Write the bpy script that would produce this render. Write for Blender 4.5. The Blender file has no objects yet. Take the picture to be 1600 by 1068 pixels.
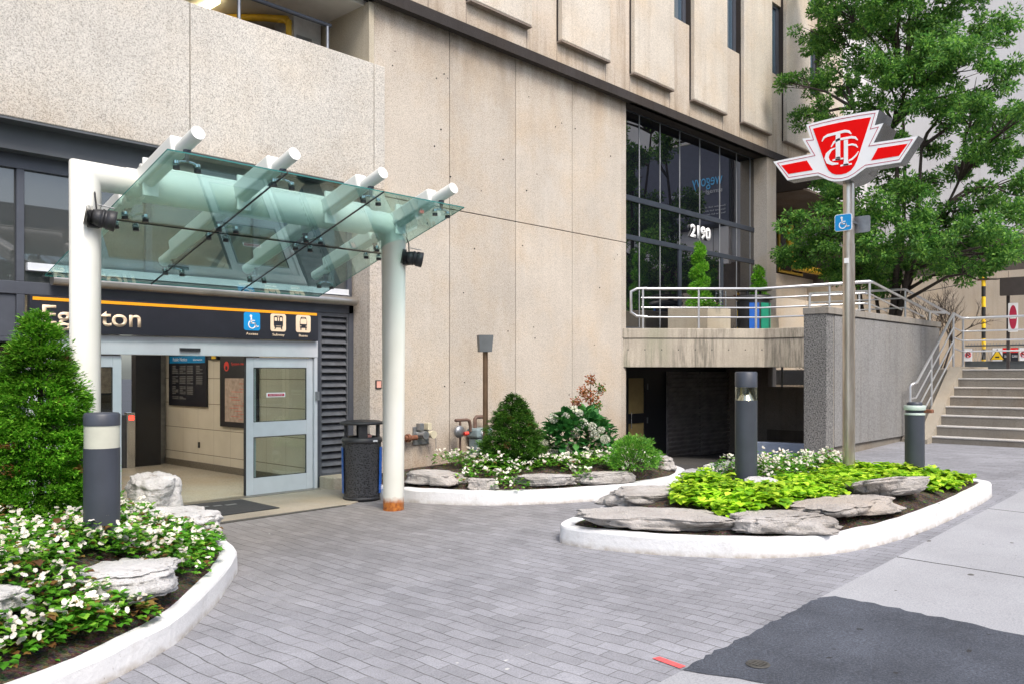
import bpy, math, random
from mathutils import Vector, Matrix, noise
R=math.radians
rnd=random.Random(7)
sc=bpy.context.scene
# ------------------------------------------------------------------ camera, light, exposure
CAM_H=1.9
cd=bpy.data.cameras.new('camera'); cam=bpy.data.objects.new('camera',cd); sc.collection.objects.link(cam)
cam.location=(0,0,CAM_H); cam.rotation_euler=(R(90),0,math.atan2(-.734,.679))
cd.sensor_width=36; cd.lens=1330/1600*36; cd.shift_y=(580-534)/1600
cd.clip_start=.05; cd.clip_end=500
sc.camera=cam
sc.render.resolution_x=1024; sc.render.resolution_y=683
W=bpy.data.worlds.new("World"); sc.world=W; W.use_nodes=True
wn=W.node_tree.nodes; wl=W.node_tree.links
bg=wn['Background']; sky=wn.new('ShaderNodeTexSky'); sky.sky_type='NISHITA'; sky.sun_disc=False
SUN_EL,SUN_AZ=R(52),R(200)   # azimuth clockwise from +Y
sky.sun_elevation=SUN_EL; sky.sun_rotation=SUN_AZ; sky.air_density=1.0; sky.dust_density=3.0; sky.ozone_density=1.0
wl.new(sky.outputs[0],bg.inputs[0]); bg.inputs[1].default_value=.15
sl=bpy.data.lights.new('sun','SUN'); sl.energy=1.5; sl.angle=R(22); sl.color=(1,.95,.87)
so=bpy.data.objects.new('sun',sl); sc.collection.objects.link(so)
sd=Vector((math.sin(SUN_AZ)*math.cos(SUN_EL),math.cos(SUN_AZ)*math.cos(SUN_EL),math.sin(SUN_EL)))
so.rotation_euler=sd.to_track_quat('Z','Y').to_euler()
sc.view_settings.view_transform='Standard'; sc.view_settings.look='None'; sc.view_settings.exposure=1.06; sc.view_settings.gamma=1
# ------------------------------------------------------------------ materials
MATS={}
class N:
    def __init__(s,name):
        s.m=bpy.data.materials.new(name); s.m.use_nodes=True; s.t=s.m.node_tree; s.n=s.t.nodes; s.l=s.t.links
        s.b=s.n['Principled BSDF']; s.out=s.n['Material Output']; s._c=None
    def co(s):
        if not s._c:
            g=s.n.new('ShaderNodeNewGeometry'); s.g=g; s._c=g.outputs['Position']
        return s._c
    def noise(s,scale,detail=4,rough=.55,vec=None):
        x=s.n.new('ShaderNodeTexNoise'); x.inputs['Scale'].default_value=scale; x.inputs['Detail'].default_value=detail
        x.inputs['Roughness'].default_value=rough; s.l.new(vec or s.co(),x.inputs['Vector']); return x.outputs['Fac']
    def map(s,sx,sy,sz,vec=None):
        x=s.n.new('ShaderNodeMapping'); x.inputs['Scale'].default_value=(sx,sy,sz); s.l.new(vec or s.co(),x.inputs['Vector']); return x.outputs[0]
    def ramp(s,fac,stops):
        x=s.n.new('ShaderNodeValToRGB'); e=x.color_ramp.elements
        while len(e)<len(stops): e.new(.5)
        for i,(p,c) in enumerate(stops):
            e[i].position=p; e[i].color=(c,c,c,1) if isinstance(c,(int,float)) else tuple(c)+(1,)
        s.l.new(fac,x.inputs[0]); return x.outputs[0]
    def mix(s,fac,a,b,mode='MIX'):
        x=s.n.new('ShaderNodeMix'); x.data_type='RGBA'; x.blend_type=mode
        for inp,v in ((x.inputs[0],fac),(x.inputs[6],a),(x.inputs[7],b)):
            if isinstance(v,(int,float)): inp.default_value=v
            elif isinstance(v,tuple): inp.default_value=v+(1,)
            else: s.l.new(v,inp)
        return x.outputs[2]
    def math(s,op,a,b=0,c=0):
        x=s.n.new('ShaderNodeMath'); x.operation=op
        for i,v in enumerate((a,b,c)):
            if isinstance(v,(int,float)): x.inputs[i].default_value=v
            else: s.l.new(v,x.inputs[i])
        return x.outputs[0]
    def sep(s):
        x=s.n.new('ShaderNodeSeparateXYZ'); s.l.new(s.co(),x.inputs[0]); return x.outputs
    def bump(s,h,strength=.3,dist=.01):
        x=s.n.new('ShaderNodeBump'); x.inputs['Strength'].default_value=strength; x.inputs['Distance'].default_value=dist
        s.l.new(h,x.inputs['Height']); s.l.new(x.outputs[0],s.b.inputs['Normal'])
    def col(s,c):
        if isinstance(c,tuple): s.b.inputs['Base Color'].default_value=c+(1,)
        else: s.l.new(c,s.b.inputs['Base Color'])
    def set(s,rough=.6,metal=0,spec=.5):
        s.b.inputs['Roughness'].default_value=rough; s.b.inputs['Metallic'].default_value=metal
        s.b.inputs['Specular IOR Level'].default_value=spec
def plain(name,c,rough=.5,metal=0,var=.12,vs=6,bump=0,spec=.5):
    k=N(name); n=k.noise(vs,5)
    lo=tuple(v*(1-var) for v in c); hi=tuple(min(1,v*(1+var)) for v in c)
    k.col(k.ramp(n,[(.3,lo),(.7,hi)])); k.set(rough,metal,spec)
    if bump: k.bump(k.noise(vs*12,3),bump,.005)
    MATS[name]=k.m; return k.m
def concrete(name,base,spk=.35,blot=.12,spscale=55,streak=.0,warm=(1,.86,.68),bump=.5,rough=.9,zstain=None,voro=True,panels=None):
    k=N(name)
    a=k.noise(spscale,2,.7); b=k.noise(spscale*2.7,1,.5)
    sp=k.ramp(k.math('ADD',k.math('MULTIPLY',a,.6),k.math('MULTIPLY',b,.4)),[(.36,1-spk*1.3),(.5,1.0),(.64,1+spk*.55)])
    c=k.mix(1.0,base,sp,'MULTIPLY')
    bl=k.ramp(k.noise(.55,5,.6),[(.3,1-blot),(.7,1+blot*.6)])
    c=k.mix(1.0,c,bl,'MULTIPLY')
    wn_=k.ramp(k.noise(.9,4,.6),[(.45,0),(.75,.55)])
    c=k.mix(wn_,c,k.mix(1.0,c,warm,'MULTIPLY'))
    if streak:
        st=k.ramp(k.noise(1.0,5,.65,k.map(5.5,5.5,.28)),[(.5,0.0),(.72,1.0)])
        c=k.mix(k.math('MULTIPLY',st,streak),c,k.mix(1.0,c,(.42,.36,.3),'MULTIPLY'))
    if panels:
        pn=k.n.new('ShaderNodeTexWhiteNoise'); pn.noise_dimensions='1D'; k.l.new(k.math('FLOOR',k.math('DIVIDE',k.math('SUBTRACT',k.sep()[0],panels[0]),panels[1])),pn.inputs['W'])
        c=k.mix(1.0,c,k.ramp(pn.outputs[0],[(0,.92),(1,1.07)]),'MULTIPLY')
        ef=k.ramp(k.noise(1.1,6,.7,k.map(1,1,.7)),[(.58,0),(.72,.35)]); c=k.mix(ef,c,(.60,.57,.52))
    if zstain: # grime that gathers in a height band (z0 clean -> z1 dirty)
        z=k.sep()[2]
        for z0,z1,amt,tint in zstain:
            f=k.n.new('ShaderNodeMapRange'); f.inputs[1].default_value=z0; f.inputs[2].default_value=z1
            f.clamp=True; k.l.new(z,f.inputs[0])
            nn=k.ramp(k.noise(1.6,5,.6,k.map(1.6,1.6,.5)),[(.3,.2),(.65,1)])
            c=k.mix(k.math('MULTIPLY',k.math('MULTIPLY',f.outputs[0],nn),amt),c,k.mix(1.0,c,tint,'MULTIPLY'))
    k.col(c); k.set(rough,0,.3)
    k.bump(k.math('ADD',a,k.math('MULTIPLY',b,.5)),bump,.008)
    MATS[name]=k.m; return k.m
concrete('wall_concrete',(.50,.446,.378),spk=.32,streak=.10,zstain=[(6.3,8.2,.5,(.6,.52,.43)),(7.35,8.1,.75,(.42,.36,.3)),(1.1,.1,.75,(.66,.48,.32))],panels=(8.83,1.78))
concrete('parapet_concrete',(.52,.49,.44),spk=.46,streak=.12,spscale=60,warm=(1,.93,.84),zstain=[(5.3,4.95,.4,(.75,.6,.45))])
concrete('pier_concrete',(.47,.42,.365),spk=.35,streak=.2,spscale=48)
concrete('panel_concrete',(.56,.505,.43),spk=.3,streak=.22,spscale=60)
concrete('upper_concrete',(.52,.455,.38),spk=.28,streak=.55,spscale=60,zstain=[(9.2,8.2,.6,(.55,.46,.36))])
def m_stained():
    k=N('stained_concrete'); a=k.noise(60,2,.7); c=k.mix(1.0,(.44,.39,.315),k.ramp(a,[(.36,.85),(.5,1.0),(.64,1.1)]),'MULTIPLY')
    c=k.mix(1.0,c,k.ramp(k.noise(.8,5,.6),[(.3,.8),(.7,1.08)]),'MULTIPLY')
    reg=k.ramp(k.noise(.62,3,.5,k.map(1,1,.3)),[(.40,0),(.56,1)])
    st=k.ramp(k.noise(1.0,6,.75,k.map(13,13,1.1)),[(.44,0),(.60,1)])
    c=k.mix(k.math('MULTIPLY',k.math('MULTIPLY',st,reg),.66),c,(.085,.08,.062))
    gr=k.ramp(k.noise(.8,3,.6,k.map(1.2,1.2,.2)),[(.60,0),(.72,.5)])
    c=k.mix(gr,c,(.19,.22,.13)); k.col(c); k.set(.9,0,.3); k.bump(a,.4,.006); MATS['stained_concrete']=k.m
m_stained()
concrete('rough_concrete',(.18,.178,.172),spk=1.1,streak=.0,spscale=38,bump=1.0,warm=(1,.95,.9))
concrete('grey_concrete',(.235,.232,.225),spk=.55,streak=.3,spscale=60,warm=(1,.95,.88))
concrete('cap_concrete',(.26,.245,.22),spk=.25,streak=.5,spscale=60)
concrete('step_concrete',(.215,.195,.165),spk=.25,streak=.3,blot=.2,warm=(1,.85,.7))
concrete('nosing_concrete',(.50,.48,.45),spk=.25,blot=.2)
concrete('pad_concrete',(.34,.30,.24),spk=.2,blot=.25,spscale=70)
concrete('sidewalk_base',(.33,.335,.35),spk=.22,blot=.08,spscale=70,warm=(1,.97,.95))
concrete('planter_concrete',(.45,.40,.31),spk=.2,streak=.2)
concrete('pale_building',(.60,.595,.60),spk=.1,streak=.12,blot=.05,warm=(1,.98,.96))
concrete('beige_building',(.50,.43,.34),spk=.2,streak=.2,blot=.1)
concrete('dark_concrete',(.24,.20,.17),spk=.3,streak=.3,blot=.3)
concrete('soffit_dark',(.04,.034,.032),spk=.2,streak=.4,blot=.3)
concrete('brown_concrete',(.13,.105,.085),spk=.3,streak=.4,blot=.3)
concrete('grey_opposite',(.33,.33,.33),spk=.1,blot=.1)
concrete('asphalt',(.075,.081,.094),spk=.6,blot=.22,spscale=60,bump=.7,warm=(1,1,1))
def m_asp():
    k=N('asphalt'); a=k.noise(70,3,.8); c=k.mix(1.0,(.066,.074,.092),k.ramp(a,[(.32,.55),(.5,1),(.66,1.6)]),'MULTIPLY')
    c=k.mix(1.0,c,k.ramp(k.noise(1.4,6,.7),[(.3,.68),(.7,1.28)]),'MULTIPLY'); c=k.mix(k.ramp(k.noise(6,4,.7),[(.62,0),(.75,.6)]),c,(.035,.037,.042))
    gum=k.ramp(k.noise(7,1,.3),[(.76,0),(.775,1)]); c=k.mix(gum,c,(.03,.03,.032)); v=k.n.new('ShaderNodeTexVoronoi'); v.inputs['Scale'].default_value=110; k.l.new(k.co(),v.inputs['Vector']); c=k.mix(k.ramp(v.outputs['Distance'],[(.12,.5),(.22,0)]),c,(.2,.2,.2))
    k.col(c); k.set(.88,0,.35); k.bump(k.math('ADD',a,k.math('MULTIPLY',k.noise(8,4),.8)),.9,.012); MATS['asphalt']=k.m
m_asp()
concrete('road_asphalt',(.06,.06,.062),spk=.4,blot=.15)
concrete('driveway',(.06,.058,.055),spk=.4,blot=.25,spscale=50)
concrete('terrazzo',(.5,.46,.38),spk=.25,spscale=50,blot=.1,rough=.25,bump=.02)
def m_sidewalk():
    k=N('sidewalk'); c0=(.33,.335,.35)
    a=k.noise(80,2,.7); c=k.mix(1.0,c0,k.ramp(a,[(.35,.8),(.5,1.0),(.65,1.1)]),'MULTIPLY')
    c=k.mix(1.0,c,k.ramp(k.noise(.8,5,.6),[(.3,.88),(.7,1.06)]),'MULTIPLY')
    s=k.sep(); wob=k.math('MULTIPLY',k.noise(1.3,3),.06)
    x=k.math('ADD',k.math('ADD',s[0],k.math('MULTIPLY',s[1],-.09)),wob)
    md=k.math('ABSOLUTE',k.math('SUBTRACT',k.math('FRACT',k.math('DIVIDE',k.math('SUBTRACT',x,8.62-1.7),3.4)),.5))
    ln=k.math('LESS_THAN',md,.0042)
    c=k.mix(ln,c,(.05,.05,.05))
    gum=k.ramp(k.noise(5.2,1,.3),[(.77,0),(.785,1)])
    c=k.mix(gum,c,(.09,.085,.08)); k.col(c); k.set(.85,0,.3); k.bump(a,.4,.004); MATS['sidewalk']=k.m
m_sidewalk()
def m_bricks():
    k=N('brick_paving'); s=k.sep(); cm=k.n.new('ShaderNodeCombineXYZ')
    w1=k.math('MULTIPLY',k.math('SUBTRACT',k.noise(.7,3),.5),.22)
    w2=k.math('MULTIPLY',k.math('SUBTRACT',k.noise(2.3,2),.5),.03)
    k.l.new(s[1],cm.inputs[0]); k.l.new(k.math('ADD',k.math('ADD',s[0],w1),w2),cm.inputs[1])
    def brick(mort,c1,c2,cm_):
        b=k.n.new('ShaderNodeTexBrick'); b.offset=.5; b.inputs['Scale'].default_value=1
        b.inputs['Brick Width'].default_value=.262; b.inputs['Row Height'].default_value=.131
        b.inputs['Mortar Size'].default_value=mort; b.inputs['Mortar Smooth'].default_value=.35; b.inputs['Bias'].default_value=0
        b.inputs['Color1'].default_value=c1+(1,); b.inputs['Color2'].default_value=c2+(1,); b.inputs['Mortar'].default_value=cm_+(1,)
        k.l.new(cm.outputs[0],b.inputs['Vector']); return b
    b=brick(.0036,(.228,.230,.248),(.285,.288,.312),(0,0,0))
    rowm=k.math('ABSOLUTE',k.math('SUBTRACT',k.math('FRACT',k.math('DIVIDE',cm.inputs[1].links[0].from_socket,.131)),.5))
    rown=k.ramp(k.noise(3.1,4,.7,k.map(3,1,1)),[(.35,.0),(.62,1)])
    rowl=k.math('MULTIPLY',k.math('GREATER_THAN',rowm,.462),rown)
    mort=k.ramp(k.noise(2.6,3,.6),[(.42,(.12,.12,.122)),(.58,(.2,.2,.205)),(.70,(.42,.42,.42))])
    c=k.mix(b.outputs['Fac'],b.outputs['Color'],mort)
    c=k.mix(k.math('MULTIPLY',rowl,.75),c,(.055,.053,.052))
    c=k.mix(1.0,c,k.ramp(k.noise(90,2,.7),[(.33,.78),(.5,1.0),(.67,1.14)]),'MULTIPLY')
    c=k.mix(1.0,c,k.ramp(k.noise(.45,5,.6),[(.3,.82),(.7,1.1)]),'MULTIPLY')
    # bricks turn darker and browner nearer the building
    f=k.n.new('ShaderNodeMapRange'); f.inputs[1].default_value=6.6; f.inputs[2].default_value=9.6; k.l.new(k.math('ADD',s[1],k.math('MULTIPLY',k.noise(.9,3),1.6)),f.inputs[0])
    c=k.mix(k.math('MULTIPLY',f.outputs[0],.9),c,k.mix(1.0,c,(.74,.69,.62),'MULTIPLY'))
    spots=k.ramp(k.noise(9,1,.3),[(.83,0),(.85,1)]); c=k.mix(spots,c,(.5,.5,.48))
    c=k.mix(1.0,c,k.ramp(k.noise(2.2,5,.7),[(.3,.84),(.7,1.1)]),'MULTIPLY')
    k.col(c); k.set(.82,0,.35)
    h=k.math('ADD',k.math('MULTIPLY',b.outputs['Fac'],-1.0),k.math('MULTIPLY',k.noise(60,3),.35))
    h=k.math('ADD',h,k.math('MULTIPLY',k.noise(5,2),1.2)); k.bump(h,.55,.006); MATS['brick_paving']=k.m
m_bricks()
def m_white_kerb():
    k=N('white_kerb_paint'); s=k.sep(); g=k.math('SUBTRACT',s[2],k.math('MULTIPLY',k.math('SUBTRACT',s[0],6.8),.024))
    f=k.n.new('ShaderNodeMapRange'); f.inputs[1].default_value=.065; f.inputs[2].default_value=.0; k.l.new(g,f.inputs[0])
    n=k.ramp(k.noise(7,5,.7),[(.35,.1),(.7,1)])
    c=k.mix(k.math('MULTIPLY',f.outputs[0],n),(.70,.70,.70),(.30,.24,.17))
    c=k.mix(k.ramp(k.noise(3,6,.75),[(.56,0),(.75,.6)]),c,(.46,.44,.41)); c=k.mix(k.ramp(k.noise(24,4,.6),[(.70,0),(.73,.9)]),c,(.34,.31,.27))
    k.col(c); k.set(.55,0,.4); k.bump(k.noise(22,5,.6),.55,.012); MATS['white_kerb_paint']=k.m
m_white_kerb()
def m_post():
    k=N('cream_post_paint'); s=k.sep()
    f=k.n.new('ShaderNodeMapRange'); f.inputs[1].default_value=.16; f.inputs[2].default_value=.07; k.l.new(k.math('ADD',s[2],k.math('MULTIPLY',k.noise(14,4),-.1)),f.inputs[0])
    rust=k.ramp(k.noise(25,4),[(.3,(.20,.05,.012)),(.7,(.48,.17,.03))])
    base=k.ramp(k.noise(1.2,4),[(.3,(.62,.62,.55)),(.7,(.70,.70,.645))])
    k.col(k.mix(f.outputs[0],base,rust)); k.set(.38,0,.5); MATS['cream_post_paint']=k.m
m_post()
plain('white_paint',(.68,.68,.64),.35,var=.05,vs=2)
plain('dark_frame',(.060,.066,.082),.45,var=.1)
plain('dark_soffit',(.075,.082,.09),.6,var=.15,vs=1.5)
plain('mullion_paint',(.035,.043,.058),.4)
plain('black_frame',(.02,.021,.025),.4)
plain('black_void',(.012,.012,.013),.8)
plain('louver_black',(.30,.27,.26),.5,var=.3,vs=5)
plain('louver_paint',(.085,.09,.102),.5,var=.25,vs=9)
plain('alu_frame',(.56,.58,.61),.4,.0,var=.04)
plain('sign_black',(.018,.019,.026),.35)
plain('sign_orange',(.85,.36,.01),.4,var=.05)
plain('sign_cream',(.85,.66,.47),.4,var=.04)
plain('sign_blue',(.005,.27,.62),.4,var=.05)
plain('sign_white',(.85,.85,.85),.35,var=.03)
plain('sign_red',(.80,.0,.0),.5,var=.03,spec=.15)
plain('sign_cyan',(.1,.5,.9),.4)
plain('sign_maroon',(.45,.02,.06),.4,var=.05)
plain('sign_yellow',(.85,.55,.02),.4,var=.08)
plain('sign_grey_side',(.21,.225,.24),.25,.8,var=.2,vs=3)
plain('sign_back_brown',(.05,.04,.036),.6)
plain('brushed_tube',(.42,.39,.35),.3,.8,var=.2,vs=3)
plain('black_rubber',(.028,.028,.03),.85,var=.3,vs=14,bump=.4)
plain('drain_metal',(.06,.057,.05),.7,var=.3,vs=20)
plain('black_plastic',(.022,.022,.024),.45,var=.2,vs=30,bump=.3)
plain('blue_panel',(.01,.10,.42),.4)
plain('green_panel',(.0,.22,.14),.4)
plain('litter_pink',(.7,.35,.28),.7)
plain('bollard_paint',(.042,.048,.063),.45,var=.12,vs=5,bump=.1)
plain('bollard_lens',(.50,.50,.42),.25,var=.1,vs=4)
plain('joint_grey',(.26,.27,.28),.4)
plain('chrome',(.75,.75,.75),.12,1,var=.05)
plain('bronze_metal',(.20,.13,.08),.35,.7,var=.25,vs=5)
plain('fixture_grey',(.09,.10,.105),.5)
plain('galvanised',(.30,.31,.32),.4,.7,var=.2,vs=8)
plain('gas_meter_paint',(.20,.26,.27),.45,var=.1)
plain('pipe_brown',(.12,.07,.05),.6,var=.2)
plain('valve_cream',(.55,.5,.36),.5)
plain('rusty_steel',(.18,.07,.035),.8,var=.3,vs=20)
plain('stainless',(.62,.62,.63),.22,.9,var=.08,vs=4)
plain('rail_steel',(.62,.62,.62),.28,.75,var=.08,vs=4)
def m_soil():
    k=N('soil'); v=k.n.new('ShaderNodeTexVoronoi'); v.inputs['Scale'].default_value=38; k.l.new(k.co(),v.inputs['Vector'])
    c=k.mix(k.ramp(k.noise(6,5,.7),[(.35,0),(.65,1)]),(.07,.05,.036),(.17,.135,.10)); c=k.mix(.6,c,k.mix(1.0,c,v.outputs['Color'],'MULTIPLY'))
    c=k.mix(k.ramp(k.noise(3,4,.7),[(.58,0),(.72,.6)]),c,(.05,.09,.025))
    k.col(c); k.set(.95,0,.2); k.bump(k.math('ADD',v.outputs['Distance'],k.noise(30,4,.7)),1.0,.03); MATS['soil']=k.m
m_soil()
plain('bark',(.055,.042,.034),.9,var=.35,vs=25,bump=.8)
plain('yellow_pipe',(.62,.38,.02),.45,var=.15)
plain('tape_black',(.015,.015,.015),.5)
plain('tile_beige',(.52,.45,.35),.35,var=.06,vs=2)
plain('ceiling_white',(.6,.57,.52),.7,var=.05)
plain('granite_skirt',(.16,.14,.11),.35,var=.3,vs=30)
plain('poster_paper',(.42,.33,.27),.5,var=.25,vs=12)
plain('red_print',(.7,.05,.03),.5)
plain('grey_print',(.16,.16,.16),.6)
plain('bin_green',(.01,.2,.12),.4)
plain('ochre_glass',(.42,.31,.13),.3,var=.1)
plain('blue_grey_paint',(.34,.40,.52),.6,var=.1)
plain('gate_grey',(.12,.13,.13),.5,.5)
plain('vent_white',(.65,.66,.66),.6)
plain('red_paint_mark',(.75,.10,.10),.8,var=.2,vs=20)
plain('billboard_dark',(.06,.065,.10),.35)
plain('yellow_door',(.5,.33,.05),.5)
plain('thread_wire',(.03,.03,.03),.6)
def emis(name,c,s):
    k=N(name); k.col(c); k.b.inputs['Emission Color'].default_value=c+(1,); k.b.inputs['Emission Strength'].default_value=s; MATS[name]=k.m
emis('tube_light',(1,.85,.5),4); emis('lobby_light',(1,.92,.8),14); emis('red_led',(1,.05,.03),1.5); emis('green_led',(.05,.8,.3),1)
emis('bollard_glow',(.95,.9,.7),.35)
def m_pole():
    k=N('stainless_pole'); n=k.noise(1.2,4,.6,k.map(6,6,1)); r=k.ramp(k.noise(1.0,5,.7,k.map(9,9,2.2)),[(.60,0),(.72,1)])
    k.col(k.mix(r,k.ramp(n,[(.3,(.40,.33,.26)),(.7,(.70,.64,.56))]),(.42,.17,.05))); k.set(.28,.85)
    k.l.new(k.math('SUBTRACT',1,k.math('MULTIPLY',r,.0)),k.b.inputs['Metallic']) if False else None
    MATS['stainless_pole']=k.m
m_pole()
def m_facade_glass(name,col,ior,rough=.01):
    k=N(name); k.col(col); k.set(rough,0,.5); k.b.inputs['IOR'].default_value=ior; MATS[name]=k.m
m_facade_glass('dark_glass',(.005,.006,.009),2.9)
m_facade_glass('window_glass',(.05,.055,.055),1.9)
m_facade_glass('blue_glass',(.06,.10,.14),2.6)
def m_clear(name,tint,spec=1.5,rough=0.0,extra=.0):
    k=N(name); k.n.remove(k.b)
    tr=k.n.new('ShaderNodeBsdfTransparent'); tr.inputs[0].default_value=tint+(1,)
    gl=k.n.new('ShaderNodeBsdfGlossy'); gl.inputs['Roughness'].default_value=rough; gl.inputs[0].default_value=(.9,1,.97,1)
    fr=k.n.new('ShaderNodeLayerWeight'); fr.inputs[0].default_value=.5
    f=k.math('ADD',k.math('MULTIPLY',k.math('POWER',fr.outputs['Facing'],5),.9),.035+extra); mx=k.n.new('ShaderNodeMixShader'); k.l.new(f,mx.inputs[0]); k.l.new(tr.outputs[0],mx.inputs[1]); k.l.new(gl.outputs[0],mx.inputs[2])
    k.l.new(mx.outputs[0],k.out.inputs[0]); MATS[name]=k.m
m_clear('canopy_glass',(.68,.84,.825),1.5,0,.09)
m_clear('clear_glass',(.8,.86,.85),1.5,0,.02)
plain('glass_edge',(.03,.16,.14),.2)
def m_leaf(name,c1,c2,c3,trans=.35,rough=.5,big=.6):
    k=N(name); k.co(); g=k.g.outputs['Random Per Island']
    c=k.ramp(g,[(0,c1),(.55,c2),(1,c3)])
    c=k.mix(1.0,c,k.ramp(k.noise(big*3,3),[(.3,.62),(.7,1.3)]),'MULTIPLY')
    k.col(c); k.set(rough,0,.35)
    t=k.n.new('ShaderNodeBsdfTranslucent'); k.l.new(c,t.inputs[0]); mx=k.n.new('ShaderNodeMixShader'); mx.inputs[0].default_value=trans
    k.l.new(k.b.outputs[0],mx.inputs[1]); k.l.new(t.outputs[0],mx.inputs[2]); k.l.new(mx.outputs[0],k.out.inputs[0]); MATS[name]=k.m
m_leaf('tree_leaf',(.04,.14,.025),(.11,.28,.05),(.27,.50,.08),.45)
m_leaf('cedar_leaf',(.06,.22,.012),(.13,.38,.02),(.28,.55,.05),.4)
m_leaf('dead_leaf',(.12,.05,.02),(.2,.09,.03),(.25,.15,.05),.2)
m_leaf('shrub_leaf',(.03,.10,.012),(.06,.18,.02),(.13,.26,.03),.25)
m_leaf('hydrangea_leaf',(.02,.12,.025),(.045,.19,.04),(.09,.28,.05),.2)
m_leaf('begonia_leaf',(.05,.19,.015),(.11,.34,.025),(.26,.50,.05),.35,.3)
m_leaf('begonia_bronze',(.12,.05,.02),(.2,.11,.03),(.25,.2,.05),.25,.4)
m_leaf('lime_leaf',(.12,.34,.012),(.36,.62,.02),(.66,.86,.07),.35)
m_leaf('petal_white',(.62,.56,.44),(.76,.72,.62),(.84,.81,.76),.3)
m_leaf('hydrangea_flower',(.7,.72,.55),(.8,.8,.68),(.86,.86,.78),.3)
m_leaf('autumn_leaf',(.30,.07,.03),(.45,.14,.05),(.35,.22,.06),.25)
m_leaf('herb_leaf',(.06,.22,.02),(.12,.36,.03),(.25,.5,.06),.3)
def m_rock():
    k=N('limestone'); n=k.noise(1.8,6,.65); v=k.noise(9,6,.7,k.map(1,1,3.5))
    c=k.ramp(n,[(.3,(.29,.265,.24)),(.5,(.40,.375,.35)),(.7,(.49,.47,.455))])
    c=k.mix(k.ramp(v,[(.33,.55),(.43,0)]),c,(.16,.125,.095)); c=k.mix(k.ramp(k.noise(.9,4,.6),[(.5,0),(.7,.5)]),c,(.36,.28,.2))
    k.col(c); k.set(.9,0,.3); k.bump(k.math('ADD',v,k.noise(35,5,.6)),.8,.03); MATS['limestone']=k.m
    k=N('pale_limestone'); n=k.noise(1.8,6,.65); v=k.noise(8,6,.7,k.map(1,1,3.5))
    c=k.ramp(n,[(.3,(.42,.41,.39)),(.55,(.56,.55,.54)),(.75,(.66,.65,.64))])
    c=k.mix(k.ramp(v,[(.33,.7),(.44,0)]),c,(.2,.17,.14))
    k.col(c); k.set(.9,0,.3); k.bump(k.math('ADD',v,k.noise(35,5,.6)),.8,.03); MATS['pale_limestone']=k.m
m_rock()
def m_tile():
    k=N('lobby_tile'); s=k.sep()
    n=k.noise(2,3); c=k.ramp(n,[(.3,(.58,.53,.43)),(.7,(.65,.60,.50))])
    zl=k.math('LESS_THAN',k.math('ABSOLUTE',k.math('SUBTRACT',k.math('FRACT',k.math('DIVIDE',k.math('SUBTRACT',s[2],.79-.245),.49)),.5)),.012)
    yl=k.math('LESS_THAN',k.math('ABSOLUTE',k.math('SUBTRACT',k.math('FRACT',k.math('DIVIDE',s[1],.62)),.5)),.006)
    c=k.mix(k.math('MAXIMUM',zl,k.math('MULTIPLY',yl,.6)),c,(.18,.14,.09)); k.col(c); k.set(.4,0,.4); MATS['lobby_tile']=k.m
m_tile()
def m_perf():
    k=N('perforated_black'); v=k.n.new('ShaderNodeTexVoronoi'); v.inputs['Scale'].default_value=34; k.l.new(k.map(1,1,1.3),v.inputs['Vector'])
    k.col(k.ramp(v.outputs['Distance'],[(.3,(.006,.006,.007)),(.45,(.045,.046,.05))])); k.set(.45); k.bump(v.outputs['Distance'],.6,.01); MATS['perforated_black']=k.m
m_perf()
def m_grid(name,c,g,sy,sz,th):
    k=N(name); s=k.sep(); h=k.math('ADD',s[0],s[1])
    a=k.math('LESS_THAN',k.math('FRACT',k.math('DIVIDE',h,sy)),th); b=k.math('LESS_THAN',k.math('FRACT',k.math('DIVIDE',s[2],sz)),th)
    k.col(k.mix(k.math('MAXIMUM',a,b),c,g)); k.set(.3); MATS[name]=k.m
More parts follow.
